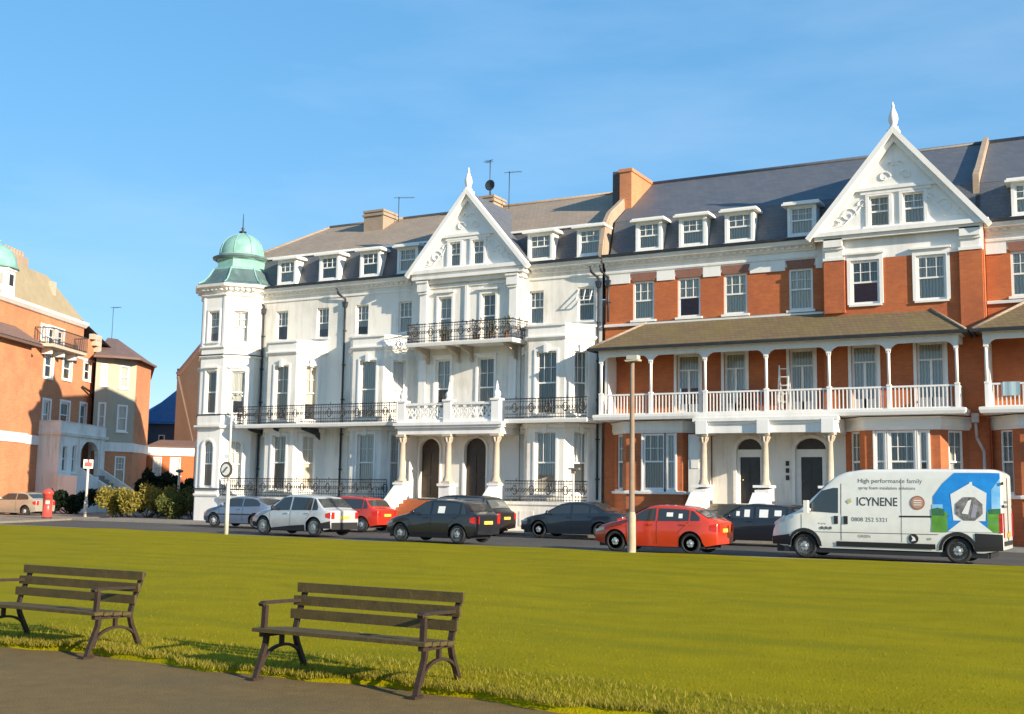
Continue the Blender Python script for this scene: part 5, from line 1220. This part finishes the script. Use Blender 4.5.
# blue roofed house further back
a, b = ground_at(138, 104), ground_at(179, 104); m = MB()
K = empty('blue_roofed_house', (*a, 0), 0, 'dark blue clad house with bright blue sloping roof seen between the buildings', 'house')
back = Vector((-math.sin(YAW), math.cos(YAW)))*9
wall(m, a, b, 0, 7.8, []); m.build('wall', BLUEWALL, K); m = MB(); m.face([(*a, 7.8), (*b, 7.8), (b[0], b[1], 10.9)]); m.build('blue_gable', BLUEROOF, K)
m = MB(); u, L = unit(a, b)
m.obox(a, u, -.5, L+.2, .0, .35, 7.6, 7.82)
m.face([(a[0]-u[0]*.6, a[1]-u[1]*.6, 7.7), (b[0], b[1], 11.1), (b[0], b[1], 7.75)]) if False else None
f0 = Vector((a[0]-u[0]*.6, a[1]-u[1]*.6)); n_ = Vector((u[1], -u[0]))*.4
m.face([(f0.x+n_.x, f0.y+n_.y, 7.8), (b[0]+n_.x, b[1]+n_.y, 7.8), (b[0]+back.x*.3, b[1]+back.y*.3, 11.0), (b[0]+back.x*.3-u[0]*.6, b[1]+back.y*.3-u[1]*.6, 10.9), (f0.x+back.x*.3, f0.y+back.y*.3, 8.6)])
m.build('blue_roof', BLUEROOF, K)
window(K, a, b, L*.55, L*.7, 5.2, 6.6, cur=3, reveal=-.09, bars=(0, 1)); wall_b = MB(); bb = Vector(b)+back; ab = Vector(a)+back; wall(wall_b, b, bb, 0, 7.8, []); wall(wall_b, bb, ab, 0, 7.8, []); wall(wall_b, ab, a, 0, 7.8, []); wall_b.build('back_wall', BLUEWALL, K)
# brown flank
a, b = ground_at(176, 96), ground_at(214, 94); m = MB(); back = Vector((-math.sin(YAW), math.cos(YAW)))*6
N_ = empty('brown_gabled_building', (*a, 0), 0, 'plain brown brick flank wall with sloping top behind the white tower', 'building')
top = [(*a, 0), (*b, 0), (*b, 15.2), (*ground_at(205, 94.6), 13.9), (*ground_at(178, 96), 11.2), (*a, 11.2)]
m.face(top); m.face([(x+back.x, y+back.y, z) for x, y, z in top][::-1])
for i in range(6): j = (i+1) % 6; A_, B_ = top[i], top[j]; m.face([A_, B_, (B_[0]+back.x, B_[1]+back.y, B_[2]), (A_[0]+back.x, A_[1]+back.y, A_[2])])
m.build('flank_wall', BROWNB, N_); m = MB()
for A_, B_ in ((top[2], top[3]), (top[3], top[4])): m.beam((A_[0]+back.x*.02, A_[1], A_[2]+.12), (B_[0], B_[1], B_[2]+.12), .7, .22)
m.build('roof_edge', REDROOF, N_)
m = MB(); x, y = ground_at(177, 97); m.tube((x, y, 11), (x, y, 11.9), .12, 8); m.build('chimney_pot', POT, N_)
aerial(B, *ground_at(108, 92), 13.5, 16.3, .1, 6, .8)

# ================================================================== GROUND
def sheet(name, pts, z, mat, kind='structure'):
    m = MB(); m.face([(x, y, z) for x, y in pts]); return tag(m.build(name, mat), kind=kind)
GROUND = M_noise('far_ground', (.06, .055, .045), (.09, .08, .065), .5, .95, 0)
sheet('ground', [(-900, -400), (700, -400), (700, 1200), (-900, 1200)], -.12, GROUND)
sheet('road', [(-160, 30), (60, 30), (60, 43.7), (-52, 43.7), (-88, 120), (-115, 120), (-70, 43.7), (-160, 43.7)], -.10+.06, ASPHALT)
KN = [(-160, 41), (-80, 37.2), (-45, 34.5), (-30, 33.3), (-20, 32.4), (-13, 31.95), (-5, 32.5), (5, 33.2), (60, 36)]
pv = MB(); pv.prism([(-50.5, 43.6), (60, 43.6), (60, 60), (-50.5, 60)], 'z', -.1, .07); tag(pv.build('pavement', PAVE), kind='structure')
pv = MB(); pv.box(-50.5, 60, 43.45, 43.598, -.1, .075); tag(pv.build('kerb', KERB), kind='structure')
pv = MB(); P_ = [LP(-30, 4), LP(-30, 9.2), LP(-12, 9.0), LP(4, 8.2), LP(30, 8), LP(30, 0), LP(-30, 0)]; pv.prism(P_, 'z', -.1, .06); tag(pv.build('pavement', PAVE), kind='structure')
# lawn: gently uneven sheet with a ragged near edge
import bisect
LAWN = M_noise('lawn_grass', (.24, .20, .0), (.30, .245, .0), 1.1, .95, .6, 45, c3=(.18, .175, .003), scale3=.3, spec=.1, amt3=.8)
for n_ in LAWN.node_tree.nodes:
    if n_.type == 'TEX_NOISE' and n_.inputs['Scale'].default_value < .5:
        mp_ = LAWN.node_tree.nodes.new('ShaderNodeMapping'); mp_.inputs['Scale'].default_value = (.45, 1.9, 1); src_ = n_.inputs['Vector'].links[0].from_socket
        LAWN.node_tree.links.new(src_, mp_.inputs['Vector']); LAWN.node_tree.links.new(mp_.outputs[0], n_.inputs['Vector']); n_.inputs['Detail'].default_value = 12; n_.inputs['Scale'].default_value = .55
def lawnz(x, y):
    return .03+.02*math.sin(x*.35+1)*math.sin(y*.4)+.012*math.sin(x*1.3+y*.9)
def kerby(x): return interp(KN, x)
def edgey(x): return 8.22+.09*math.sin(x*1.9)+.06*math.sin(x*5.3+1)+.03*math.sin(x*13)
lm = MB(); NX = 260; NY = 44; g = []
for i in range(NX+1):
    x = -90+150*i/NX if False else -75+105*i/NX; y0, y1 = edgey(x), kerby(x)-.12
    g.append([(x, y0-.05, -.06)]+[(x, y0+(y1-y0)*(j/NY)**1.6, lawnz(x, y0+(y1-y0)*(j/NY)**1.6)*min(1, j/2+.3)) for j in range(NY+1)])
for i in range(NX):
    for j in range(NY+1): lm.face([g[i][j], g[i+1][j], g[i+1][j+1], g[i][j+1]], 0, True)
tag(recalc(lm.build('lawn', LAWN)), kind='structure')
kb = MB(); kb.sweep([(x, y) for x, y in KN][::-1], [(-.12, -.1), (0, -.1), (0, .025), (-.12, .03)])
tag(recalc(kb.build('kerb', KERB)), kind='structure')
PATH = M_noise('park_path_tarmac', (.14, .085, .02), (.185, .115, .028), 5, .95, .7, 90, c3=(.105, .075, .025), scale3=.9)
pm = MB()
for i in range(200):
    x0, x1 = -75+105*i/200, -75+105*(i+1)/200; pm.face([(x0, -12, -.02), (x1, -12, -.02), (x1, 8.9, -.02), (x0, 8.9, -.02)])
tag(pm.build('path', PATH), kind='structure')
# grass blades: dense by the path, thinner away
def blades(name, n, yr, hr, wr, mat, clump=False, seed=5, xr=None):
    r_ = random.Random(seed); V_ = []; F_ = []
    for k in range(n):
        y = yr[0]+(yr[1]-yr[0])*r_.random()**(1.5 if yr[1] > 12 else 1)
        c_ = y; xl = -1.05*c_-1.5; xh = -.02*c_*1.0+.2+.0*c_
        x = xl+(xh-xl+1)*r_.random()
        if xr: x = xr[0]+(xr[1]-xr[0])*r_.random()
        e = edgey(x)
        if xr and k % 2: y = e-.04+abs(r_.gauss(0, .16))
        if y < e-.05: y = e+abs(r_.gauss(0, .12))
        if y > kerby(x)-.15: continue
        h = hr[0]+(hr[1]-hr[0])*r_.random(); w = wr*(.6+.8*r_.random()); a_ = r_.random()*6.28; l_ = h*r_.uniform(.2, .9); b_ = r_.random()*6.28
        z = lawnz(x, y)-.01; cx_, sy_ = math.cos(a_)*w, math.sin(a_)*w; i = len(V_)
        mx_, my_ = x+math.cos(b_)*l_*.35, y+math.sin(b_)*l_*.35
        V_ += [(x-cx_, y-sy_, z), (x+cx_, y+sy_, z), (mx_+cx_*.7, my_+sy_*.7, z+h*.6), (mx_-cx_*.7, my_-sy_*.7, z+h*.6), (x+math.cos(b_)*l_, y+math.sin(b_)*l_, z+h)]
        F_ += [(i, i+1, i+2, i+3), (i+3, i+2, i+4)]
    me = bpy.data.meshes.new(name); me.from_pydata(V_, [], F_); me.materials.append(mat); o = bpy.data.objects.new(name, me); COL.objects.link(o); return tag(o, kind='stuff')
def M_blade(name, c1, c2):
    m, t, b = newmat(name); N = t.nodes; Lk = t.links
    ge = N.new('ShaderNodeNewGeometry'); r = N.new('ShaderNodeValToRGB'); r.color_ramp.elements[0].color = (*c1, 1); r.color_ramp.elements[1].color = (*c2, 1)
    Lk.new(ge.outputs['Random Per Island'], r.inputs['Fac']); Lk.new(r.outputs['Color'], b.inputs['Base Color']); b.inputs['Roughness'].default_value = .7; b.inputs['Specular IOR Level'].default_value = .2
    b.inputs['Transmission Weight'].default_value = 0
    tl = N.new('ShaderNodeBsdfTranslucent'); Lk.new(r.outputs['Color'], tl.inputs['Color']); mx = N.new('ShaderNodeMixShader'); mx.inputs[0].default_value = .35
    Lk.new(b.outputs[0], mx.inputs[1]); Lk.new(tl.outputs[0], mx.inputs[2]); Lk.new(mx.outputs[0], N['Material Output'].inputs['Surface']); return m
BL1 = M_blade('grass_blade', (.22, .185, .002), (.32, .26, .006)); BL2 = M_blade('long_grass_blade', (.18, .16, .006), (.36, .30, .05))
g1 = blades('grass', 80000, (8.2, 30), (.01, .03), .004, BL1); g2 = blades('grass_edge', 26000, (8.15, 9.3), (.02, .065), .0035, BL2, seed=8, xr=(-13, 1))
tag(g1, 'short mown yellow green grass covering the lawn', 'grass'); tag(g2, 'longer pale grass along the edge of the path behind the benches', 'grass')

# ================================================================== BENCHES
WOOD = M_noise('old_bench_wood', (.055, .037, .008), (.10, .068, .015), 7, .75, .35, 60, c3=(.07, .06, .015), scale3=3)
RUST = M_noise('rusty_iron_frame', (.020, .010, .005), (.038, .019, .009), 12, .7, .3, 80)
def bench(loc, label):
    r_ = empty('park_bench', (0, 0, 0), 0, label, 'bench', 'benches beside the path')
    hx = .83
    for s_ in (-1, 1):
        x = s_*hx; m = MB()
        def arc(pts, w=.05, d=.035):
            for a_, b_ in zip(pts, pts[1:]):
                m.beam((x, a_[0], a_[1]), (x, b_[0], b_[1]), w, d, side=(1, 0, 0))
        arc([(-.02, .0), (.01, .1), (.06, .22), (.10, .32), (.11, .41)], .045, .038); arc([(.66, 0), (.63, .1), (.58, .2), (.53, .3), (.50, .41)], .045, .038)
        m.box(x-.035, x+.035, -.08, .05, 0, .025); m.box(x-.035, x+.035, .6, .72, 0, .025)
        arc([(.335-.275*math.cos(math.pi*k/12), .11+.18*math.sin(math.pi*k/12)) for k in range(13)], .032, .026)
        arc([(.32, .28), (.32, .41)], .035, .035); arc([(.04, .415), (.3, .41), (.5, .405)], .05, .05)
        m.build('leg_frame', RUST, r_)
        m = MB(); 
        arc([(.50, .40), (.53, .52), (.60, .70), (.66, .84)], .05, .03); m.build('back_support', RUST, r_)
        m = MB(); arc([(.07, .44), (.075, .56), (.08, .68)], .045, .04); arc([(.02, .685), (.05, .705), (.3, .70), (.58, .69)], .055, .03); m.build('armrest', RUST, r_)
    for k, y in enumerate((.045, .165, .285, .405)):
        m = MB(); m.beam((-hx-.07, y, .455-.01*k), (hx+.07, y, .455-.01*k), .105, .034); m.build('seat_slat', WOOD, r_)
    for y, z in ((.515, .565), (.555, .69), (.603, .812)):
        m = MB(); m.beam((-hx-.06, y, z), (hx+.06, y, z), .03, .092); o = m.build('back_slat', WOOD, r_)
    r_.location = loc; r_.scale = (1, 1, .93); return r_
import bpy as _b
bench((-6.0, 7.98, -.02), 'weathered brown slatted bench with iron arch legs, nearer the middle of the path')
bench((-9.84, 8.06, -.02), 'weathered brown slatted bench with iron arch legs, cut by the left edge')

# ================================================================== STREET FURNITURE
TIMBER = M_noise('weathered_timber_post', (.22, .155, .105), (.29, .21, .145), 3, .8, .2, 20, c3=(.22, .14, .09), scale3=2); PALE = M_noise('pale_concrete', (.46, .40, .32), (.56, .5, .42), 3, .8, .15)
t = empty('lamp_post', (-13.2, 31.75, 0), 0, 'tall brown lamp post with pale base standing before the orange red hatchback', 'lamp post')
m = MB(); m.lathe((-13.2, 31.75, 0), [(.125, 0), (.125, .1), (.118, 1.1), (.10, 1.16), (.095, 1.2)], 12); m.build('base', M_noise('worn_post_base', (.36, .28, .19), (.46, .37, .27), 3, .8, .15), t)
m = MB(); m.lathe((-13.2, 31.75, 1.2), [(.085, 0), (.075, 2.4), (.065, 4.5)], 12); m.build('pole', TIMBER, t)
m = MB(); m.box(-13.34, -13.0, 31.62, 31.88, 5.72, 5.84); m.prism([(-13.4, 5.70), (-12.95, 5.72), (-12.98, 5.67), (-13.36, 5.65)], 'y', 31.6, 31.9); m.build('lamp_head', M_plain('lamp_head_grey', (.5, .46, .38), .6), t)
wp_ = M_noise('white_painted_post', (.5, .47, .42), (.6, .57, .5), 4, .6, .05)
t = empty('road_sign', (-29.9, 32.9, 0), 0, 'tall pale post with round road sign and hooked lamp arm, by the blue grey hatchback', 'road sign')
m = MB(); m.tube((-29.9, 32.9, -.05), (-29.9, 32.9, 2.0), .085, 10, r2=.07); m.tube((-29.9, 32.9, 2.0), (-29.9, 32.9, 5.05), .045, 8); m.path([(-29.9, 32.9, 5.05), (-29.8, 32.9, 5.2), (-29.55, 32.9, 5.24), (-29.4, 32.9, 5.16)], .035, 6); m.build('post', wp_, t)
def disc(mb, c, r, y, n=20, mi=0): mb.face([(c[0]+r*math.cos(2*math.pi*k/n), y, c[1]+r*math.sin(2*math.pi*k/n)) for k in range(n)], mi)
m = MB(); m.lathe((-29.9, 32.74, 2.42), [(.001, .0), (.30, .0), (.30, .03), (.001, .03)], 24, axis='y', smooth=False); s_ = m.build('sign_plate', M_plain('sign_dark_ring', (.13, .10, .10), .5), t)
m = MB(); disc(m, (-29.9, 2.42), .215, 32.72); m.build('sign_face', PAPER, s_)
m = MB(); m.beam((-30.0, 32.70, 2.32), (-29.8, 32.70, 2.52), .01, .05, side=(0, 1, 0)); m.build('sign_bar', bpy.data.materials['sign_dark_ring'], s_)
m = MB(); m.box(-30.04, -29.76, 32.77, 32.80, 2.84, 2.98); m.build('sign_plate', PAPER, t)
gx, gy = ground_at(92, 66); t = empty('road_sign', (gx, gy, 0), 0, 'thin white post with small square sign plate in front of the white porch steps', 'road sign')
m = MB(); m.tube((gx, gy, -.05), (gx, gy, 3.2), .07, 8); m.tube((gx, gy, -.05), (gx, gy, 1.0), .11, 8); m.build('post', wp_, t)
cdir = math.atan2(-gx, gy); uu = (math.cos(cdir), math.sin(cdir))
m = MB(); m.obox((gx, gy), uu, -.26, .26, .1, .13, 2.8, 3.3); s_ = m.build('sign_plate', PAPER, t); m = MB(); m.obox((gx, gy), uu, -.2, .2, .132, .138, 2.9, 3.15); m.obox((gx, gy), uu, -.05, .05, .139, .143, 3.15, 3.3); m.build('sign_symbol', M_plain('sign_red', (.45, .08, .06), .5), s_)
gx, gy = ground_at(54, 61.5); t = empty('post_box', (gx, gy, 0), 0, 'red pillar post box on the kerb by the champagne hatchback', 'post box')
PBR = M_plain('post_box_red', (.60, .07, .045), .35, 0, .3)
m = MB(); m.lathe((gx, gy, .12), [(.24, .0), (.24, 1.18), (.29, 1.20), (.29, 1.30), (.26, 1.34), (.18, 1.44), (.06, 1.49), (0, 1.5)], 20); m.build('pillar', PBR, t)
m = MB(); m.lathe((gx, gy, -.05), [(.27, 0), (.27, .15), (.25, .17)], 20); m.build('base', BLKP, t)
cdir = math.atan2(-gx, gy); uu = (math.cos(cdir), math.sin(cdir))
m = MB(); m.obox((gx, gy), uu, -.14, .14, .22, .262, 1.1, 1.14); m.build('slot', BLKP, t); m = MB(); m.obox((gx, gy), uu, -.09, .09, .22, .256, .82, .98); m.build('notice_plate', PAPER, t)
t = empty('post_lamp', (-20.9, 43.9, 0), 0, 'small thin grey lamp post with flat head in front of the white terrace railings', 'lamp post')
m = MB(); m.tube((-20.9, 43.9, 0), (-20.9, 43.9, 2.75), .05, 8); m.build('post', wp_, t); m = MB(); m.box(-21.1, -20.62, 43.8, 44.0, 2.75, 2.83); m.box(-20.98, -20.82, 43.83, 43.97, 2.6, 2.75); m.build('lamp_head', M_plain('lamp_dark', (.2, .17, .14), .6), t)
gx, gy = ground_at(183, 70); t = empty('garden_post', (gx, gy, 0), 0, 'pale post rising in front of the dark hedge beside the white tower', 'post')
m = MB(); m.tube((gx, gy, 0), (gx, gy, 2.7), .07, 8); m.build('post', wp_, t); m = MB(); m.lathe((gx, gy, 2.7), [(.09, 0), (.22, .05), (.25, .12), (.1, .2), (0, .22)], 10); m.build('lamp_head', COPPERD, t)

# ================================================================== SHRUBS
def M_leaf(name, c1, c2):
    return M_blade(name, c1, c2)
def bush(name, label, px, D, w, h, d, mat, n=3000, seed=1, stems=True, cat='shrub', size=.07, group='bushes at the corner'):
    gx, gy = ground_at(px, D); r_ = random.Random(seed); t = empty(name, (gx, gy, 0), 0, label, cat, group); V_ = []; F_ = []
    lob = [(r_.uniform(-.5, .5)*w, r_.uniform(-.5, .5)*d, h*r_.uniform(.35, .68), r_.uniform(.26, .42)) for k in range(9)]
    ca, sa = math.cos(YAW), math.sin(YAW)
    for k in range(n):
        lx, ly, lz, lr = r_.choice(lob)
        v = Vector((r_.gauss(0, 1), r_.gauss(0, 1), r_.gauss(0, 1))).normalized()*(r_.random()**.35)
        x, y, z = lx+v.x*lr*w*.55, ly+v.y*lr*d*.6, max(.03, lz+v.z*lr*h)
        X_, Y_ = gx+x*ca-y*sa, gy+x*sa+y*ca; a_ = Vector((r_.gauss(0, 1), r_.gauss(0, 1), r_.gauss(.4, 1))).normalized(); b_ = a_.cross(Vector((r_.gauss(0, 1), r_.gauss(0, 1), r_.gauss(0, 1)))).normalized(); s_ = size*r_.uniform(.6, 1.5)
        c_ = Vector((X_, Y_, z)); i = len(V_); V_ += [tuple(c_-b_*s_*.35), tuple(c_+a_*s_), tuple(c_+b_*s_*.35), tuple(c_-a_*s_*.6)]; F_.append((i, i+1, i+2, i+3))
    me = bpy.data.meshes.new('foliage'); inv = Matrix.Translation((-gx, -gy, 0)); me.from_pydata([tuple(inv @ Vector(v)) for v in V_], [], F_); me.materials.append(mat); o = bpy.data.objects.new('foliage', me); COL.objects.link(o); o.parent = t
    m = MB()
    for k in range(12):
        lx, ly, lz, lr = r_.choice(lob); m.tube((gx+r_.uniform(-.3, .3)*w, gy+r_.uniform(-.2, .2)*d, 0), (gx+lx*ca-ly*sa, gy+lx*sa+ly*ca, lz), .03, 5, r2=.012)
    m.build('stems', M_plain('stem_bark', (.06, .04, .025), .9) if 'stem_bark' not in bpy.data.materials else bpy.data.materials['stem_bark'], t)
    return t
YL = M_leaf('yellow_leaves', (.17, .14, .02), (.38, .32, .07)); GL_ = M_leaf('olive_leaves', (.07, .085, .02), (.17, .18, .05)); DG = M_leaf('dark_leaves', (.008, .018, .010), (.02, .04, .018))
bush('shrub', 'golden yellow shrub, leftmost and brightest of the bushes at the corner', 131, 66, 2.3, 1.9, 2.2, YL, 3200, 1, size=.12)
bush('shrub', 'tall golden shrub between the brightest bush and the dull green one', 156, 66, 2.4, 2.1, 2.2, YL, 3400, 2, size=.12)
bush('shrub', 'olive green shrub in the middle of the corner bushes', 178, 64.5, 1.8, 1.4, 1.9, GL_, 2600, 3, size=.10)
bush('shrub', 'broad dull green shrub beside the white tower and the blue grey hatchback', 200, 65, 2.6, 1.9, 2.4, GL_, 4200, 4, size=.10)
bush('hedge', 'very dark tall hedge before the low brick wing', 164, 78, 2.1, 2.9, 2.0, DG, 5500, 5, cat='hedge', size=.2, group=None)
bush('hedge', 'very dark hedge reaching the foot of the white tower', 186, 78, 2.0, 2.7, 2.0, DG, 5000, 6, cat='hedge', size=.2, group=None)
bush('hedge', 'dark round bush under the white porch steps', 80, 73, 3.0, 1.8, 1.8, DG, 4000, 7, cat='shrub', size=.14, group=None)
bush('shrub', 'small bush at the left edge beside the orange brick wall', -2, 72, 1.6, 2.1, 1.8, GL_, 1500, 8, size=.10, group=None)
gx, gy = ground_at(27, 68.5); CREAMCAR.place(gx, gy, R(6), z=0)
for r_, l_, a_ in PLACED: r_.location = l_; r_.rotation_euler = (0, 0, a_)
# balcony things
def potplant(x, y, z, label, h=.6, seed=1, mat=None):
    r_ = random.Random(seed); t = empty('potted_plant', (x, y, z), 0, label, 'plant', 'plants on the upper iron balcony'); m = MB(); m.lathe((x, y, z), [(.13, 0), (.17, .28), (.19, .28), (.19, .32), (.14, .32)], 10); m.build('pot', POT, t)
    m = MB()
    for k in range(160):
        v = Vector((r_.gauss(0, .16), r_.gauss(0, .13), r_.random()*h)); c_ = Vector((x, y, z+.3))+v; a_ = Vector((r_.gauss(0, 1), r_.gauss(0, 1), r_.gauss(0, 1))).normalized()*.07; b_ = Vector((r_.gauss(0, 1), r_.gauss(0, 1), r_.gauss(0, 1))).normalized()*.04
        m.face([c_-a_, c_+b_, c_+a_, c_-b_])
    m.build('leaves', mat or GL_, t); return t
potplant(-27.35, 46.6, 8.88, 'bushy plant with pale flowers at the middle of the upper iron balcony', .75, 1, M_leaf('mixed_flowers', (.04, .06, .02), (.5, .4, .38)))
potplant(-26.6, 46.7, 8.88, 'green potted plant on the upper iron balcony, second from its right end', .6, 2)
potplant(-25.75, 46.7, 8.88, 'upright potted plant at the right end of the upper iron balcony', .85, 3)
potplant(-29.2, 46.7, 8.88, 'small potted plant left of the middle on the upper iron balcony', .4, 4)
t = empty('towel', (-4.05, 46.33, 6.1), 0, 'pale blue towel hung over the white veranda rail at the right edge', 'towel')
m = MB(); K = 8
for k in range(K):
    x0, x1 = -4.35+.6*k/K, -4.35+.6*(k+1)/K; w0, w1 = .015*math.sin(k*1.3), .015*math.sin((k+1)*1.3)
    m.face([(x0, 46.33+w0, 5.62), (x1, 46.33+w1, 5.62), (x1, 46.345, 6.14), (x0, 46.345, 6.14)], 0, True); m.face([(x0, 46.345, 6.14), (x1, 46.345, 6.14), (x1, 46.46, 6.14), (x0, 46.46, 6.14)], 0, True); m.face([(x0, 46.46, 6.14), (x1, 46.46, 6.14), (x1, 46.47+w1, 5.75), (x0, 46.47+w0, 5.75)], 0, True)
m.build('cloth', M_plain('towel_blue', (.38, .52, .55), .95), t)
t = empty('veranda_chair', (-14.35, 47.2, 5.14), 0, 'dark red cushioned armchair behind the veranda rail of the red brick house', 'chair')
CU = M_plain('dark_red_cushion', (.10, .02, .02), .9)
m = MB(); m.box(-14.75, -13.95, 46.9, 47.5, 5.45, 5.6); m.build('seat', CU, t); m = MB(); m.beam((-14.35, 47.5, 5.6), (-14.35, 47.62, 6.25), .78, .12, side=(1, 0, 0)); m.build('backrest', CU, t)
for x in (-14.72, -13.98):
    for y in (46.93, 47.47): m = MB(); m.beam((x, y, 5.14), (x, y, 5.45), .05, .05); m.build('leg', DOORD, t)
    m = MB(); m.box(x-.05, x+.05, 46.9, 47.5, 5.8, 5.86); m.beam((x, 46.95, 5.6), (x, 46.95, 5.8), .05, .05); m.build('armrest', DOORD, t)
t = empty('stepladder', (-13.05, 47.1, 5.14), 0, 'white stepladder standing on the veranda of the red brick house behind the middle posts', 'ladder')
for y0, nm in ((46.8, 'front_frame'), (47.5, 'rear_frame')):
    m = MB()
    for x in (-13.0, -12.6): m.beam((x, y0, 5.14), (x, 47.15, 7.2), .05, .03)
    for k in range(6): f_ = (k+.5)/6; yy = y0+(47.15-y0)*f_; m.box(-13.0, -12.6, yy-.03, yy+.03, 5.14+2.06*f_, 5.17+2.06*f_)
    m.build(nm, WHITE, t)

# ================================================================== LIGHT, SKY, CAMERA
EL, AZ = R(17), R(15)   # sun low on the right, grazing the street fronts
sd = Vector((math.cos(AZ)*math.cos(EL), -math.sin(AZ)*math.cos(EL), math.sin(EL)))
sl = bpy.data.lights.new('sun', 'SUN'); sl.energy = 5.0; sl.angle = R(.55); sl.color = (1.0, .87, .68)
so = bpy.data.objects.new('sun', sl); COL.objects.link(so); so.rotation_euler = sd.to_track_quat('Z', 'Y').to_euler()
w = bpy.data.worlds.new('World'); S.world = w; w.use_nodes = True; nt = w.node_tree; bg = nt.nodes['Background']
sk = nt.nodes.new('ShaderNodeTexSky'); sk.sky_type = 'NISHITA'; sk.sun_disc = False; sk.sun_elevation = EL; sk.sun_rotation = math.atan2(sd.x, sd.y); sk.air_density = .8; sk.dust_density = .15; sk.ozone_density = 4.3
hs_ = nt.nodes.new('ShaderNodeHueSaturation'); hs_.inputs['Saturation'].default_value = 1.75; gm_ = nt.nodes.new('ShaderNodeGamma'); gm_.inputs['Gamma'].default_value = .4
nt.links.new(sk.outputs[0], gm_.inputs['Color']); nt.links.new(gm_.outputs[0], hs_.inputs['Color']); tc_ = nt.nodes.new('ShaderNodeTexCoord'); mp_ = nt.nodes.new('ShaderNodeMapping'); mp_.inputs['Scale'].default_value = (1.6, 1.6, 7); mp_.inputs['Rotation'].default_value = (.25, .1, 0); nt.links.new(tc_.outputs['Generated'], mp_.inputs['Vector'])
cn_ = nt.nodes.new('ShaderNodeTexNoise'); cn_.inputs['Scale'].default_value = 1.7; cn_.inputs['Detail'].default_value = 9; cn_.inputs['Roughness'].default_value = .55; nt.links.new(mp_.outputs[0], cn_.inputs['Vector'])
cr_ = nt.nodes.new('ShaderNodeValToRGB'); cr_.color_ramp.elements[0].position = .46; cr_.color_ramp.elements[1].position = .80; cr_.color_ramp.elements[1].color = (.15, .15, .15, 1); nt.links.new(cn_.outputs['Fac'], cr_.inputs['Fac'])
mc_ = nt.nodes.new('ShaderNodeMixRGB'); nt.links.new(cr_.outputs['Color'], mc_.inputs['Fac']); nt.links.new(hs_.outputs[0], mc_.inputs['Color1']); mc_.inputs['Color2'].default_value = (2.0, 2.3, 2.6, 1); nt.links.new(mc_.outputs[0], bg.inputs[0]); bg.inputs[1].default_value = .285
S.view_settings.view_transform = 'Standard'; S.view_settings.look = 'None'; S.view_settings.gamma = 1; S.view_settings.use_curve_mapping = False; S.view_settings.exposure = .86
cam = bpy.data.cameras.new('camera'); cam.sensor_width = 36; cam.sensor_fit = 'HORIZONTAL'; cam.lens = 1150/1024*36; cam.clip_end = 3000; cam.clip_start = .1
co = bpy.data.objects.new('camera', cam); COL.objects.link(co); S.camera = co
PI_, RO = R(6.907), R(.908)
f = Vector((-math.sin(YAW)*math.cos(PI_), math.cos(YAW)*math.cos(PI_), math.sin(PI_))); r = Vector((math.cos(YAW), math.sin(YAW), 0)); u = r.cross(f)
r2 = r*math.cos(RO)+u*math.sin(RO); u2_ = -r*math.sin(RO)+u*math.cos(RO)
mt = Matrix(((r2.x, u2_.x, -f.x), (r2.y, u2_.y, -f.y), (r2.z, u2_.z, -f.z))).to_4x4(); mt.translation = (0, 0, 1.6); co.matrix_world = mt
S.render.resolution_x, S.render.resolution_y = 1024, 714
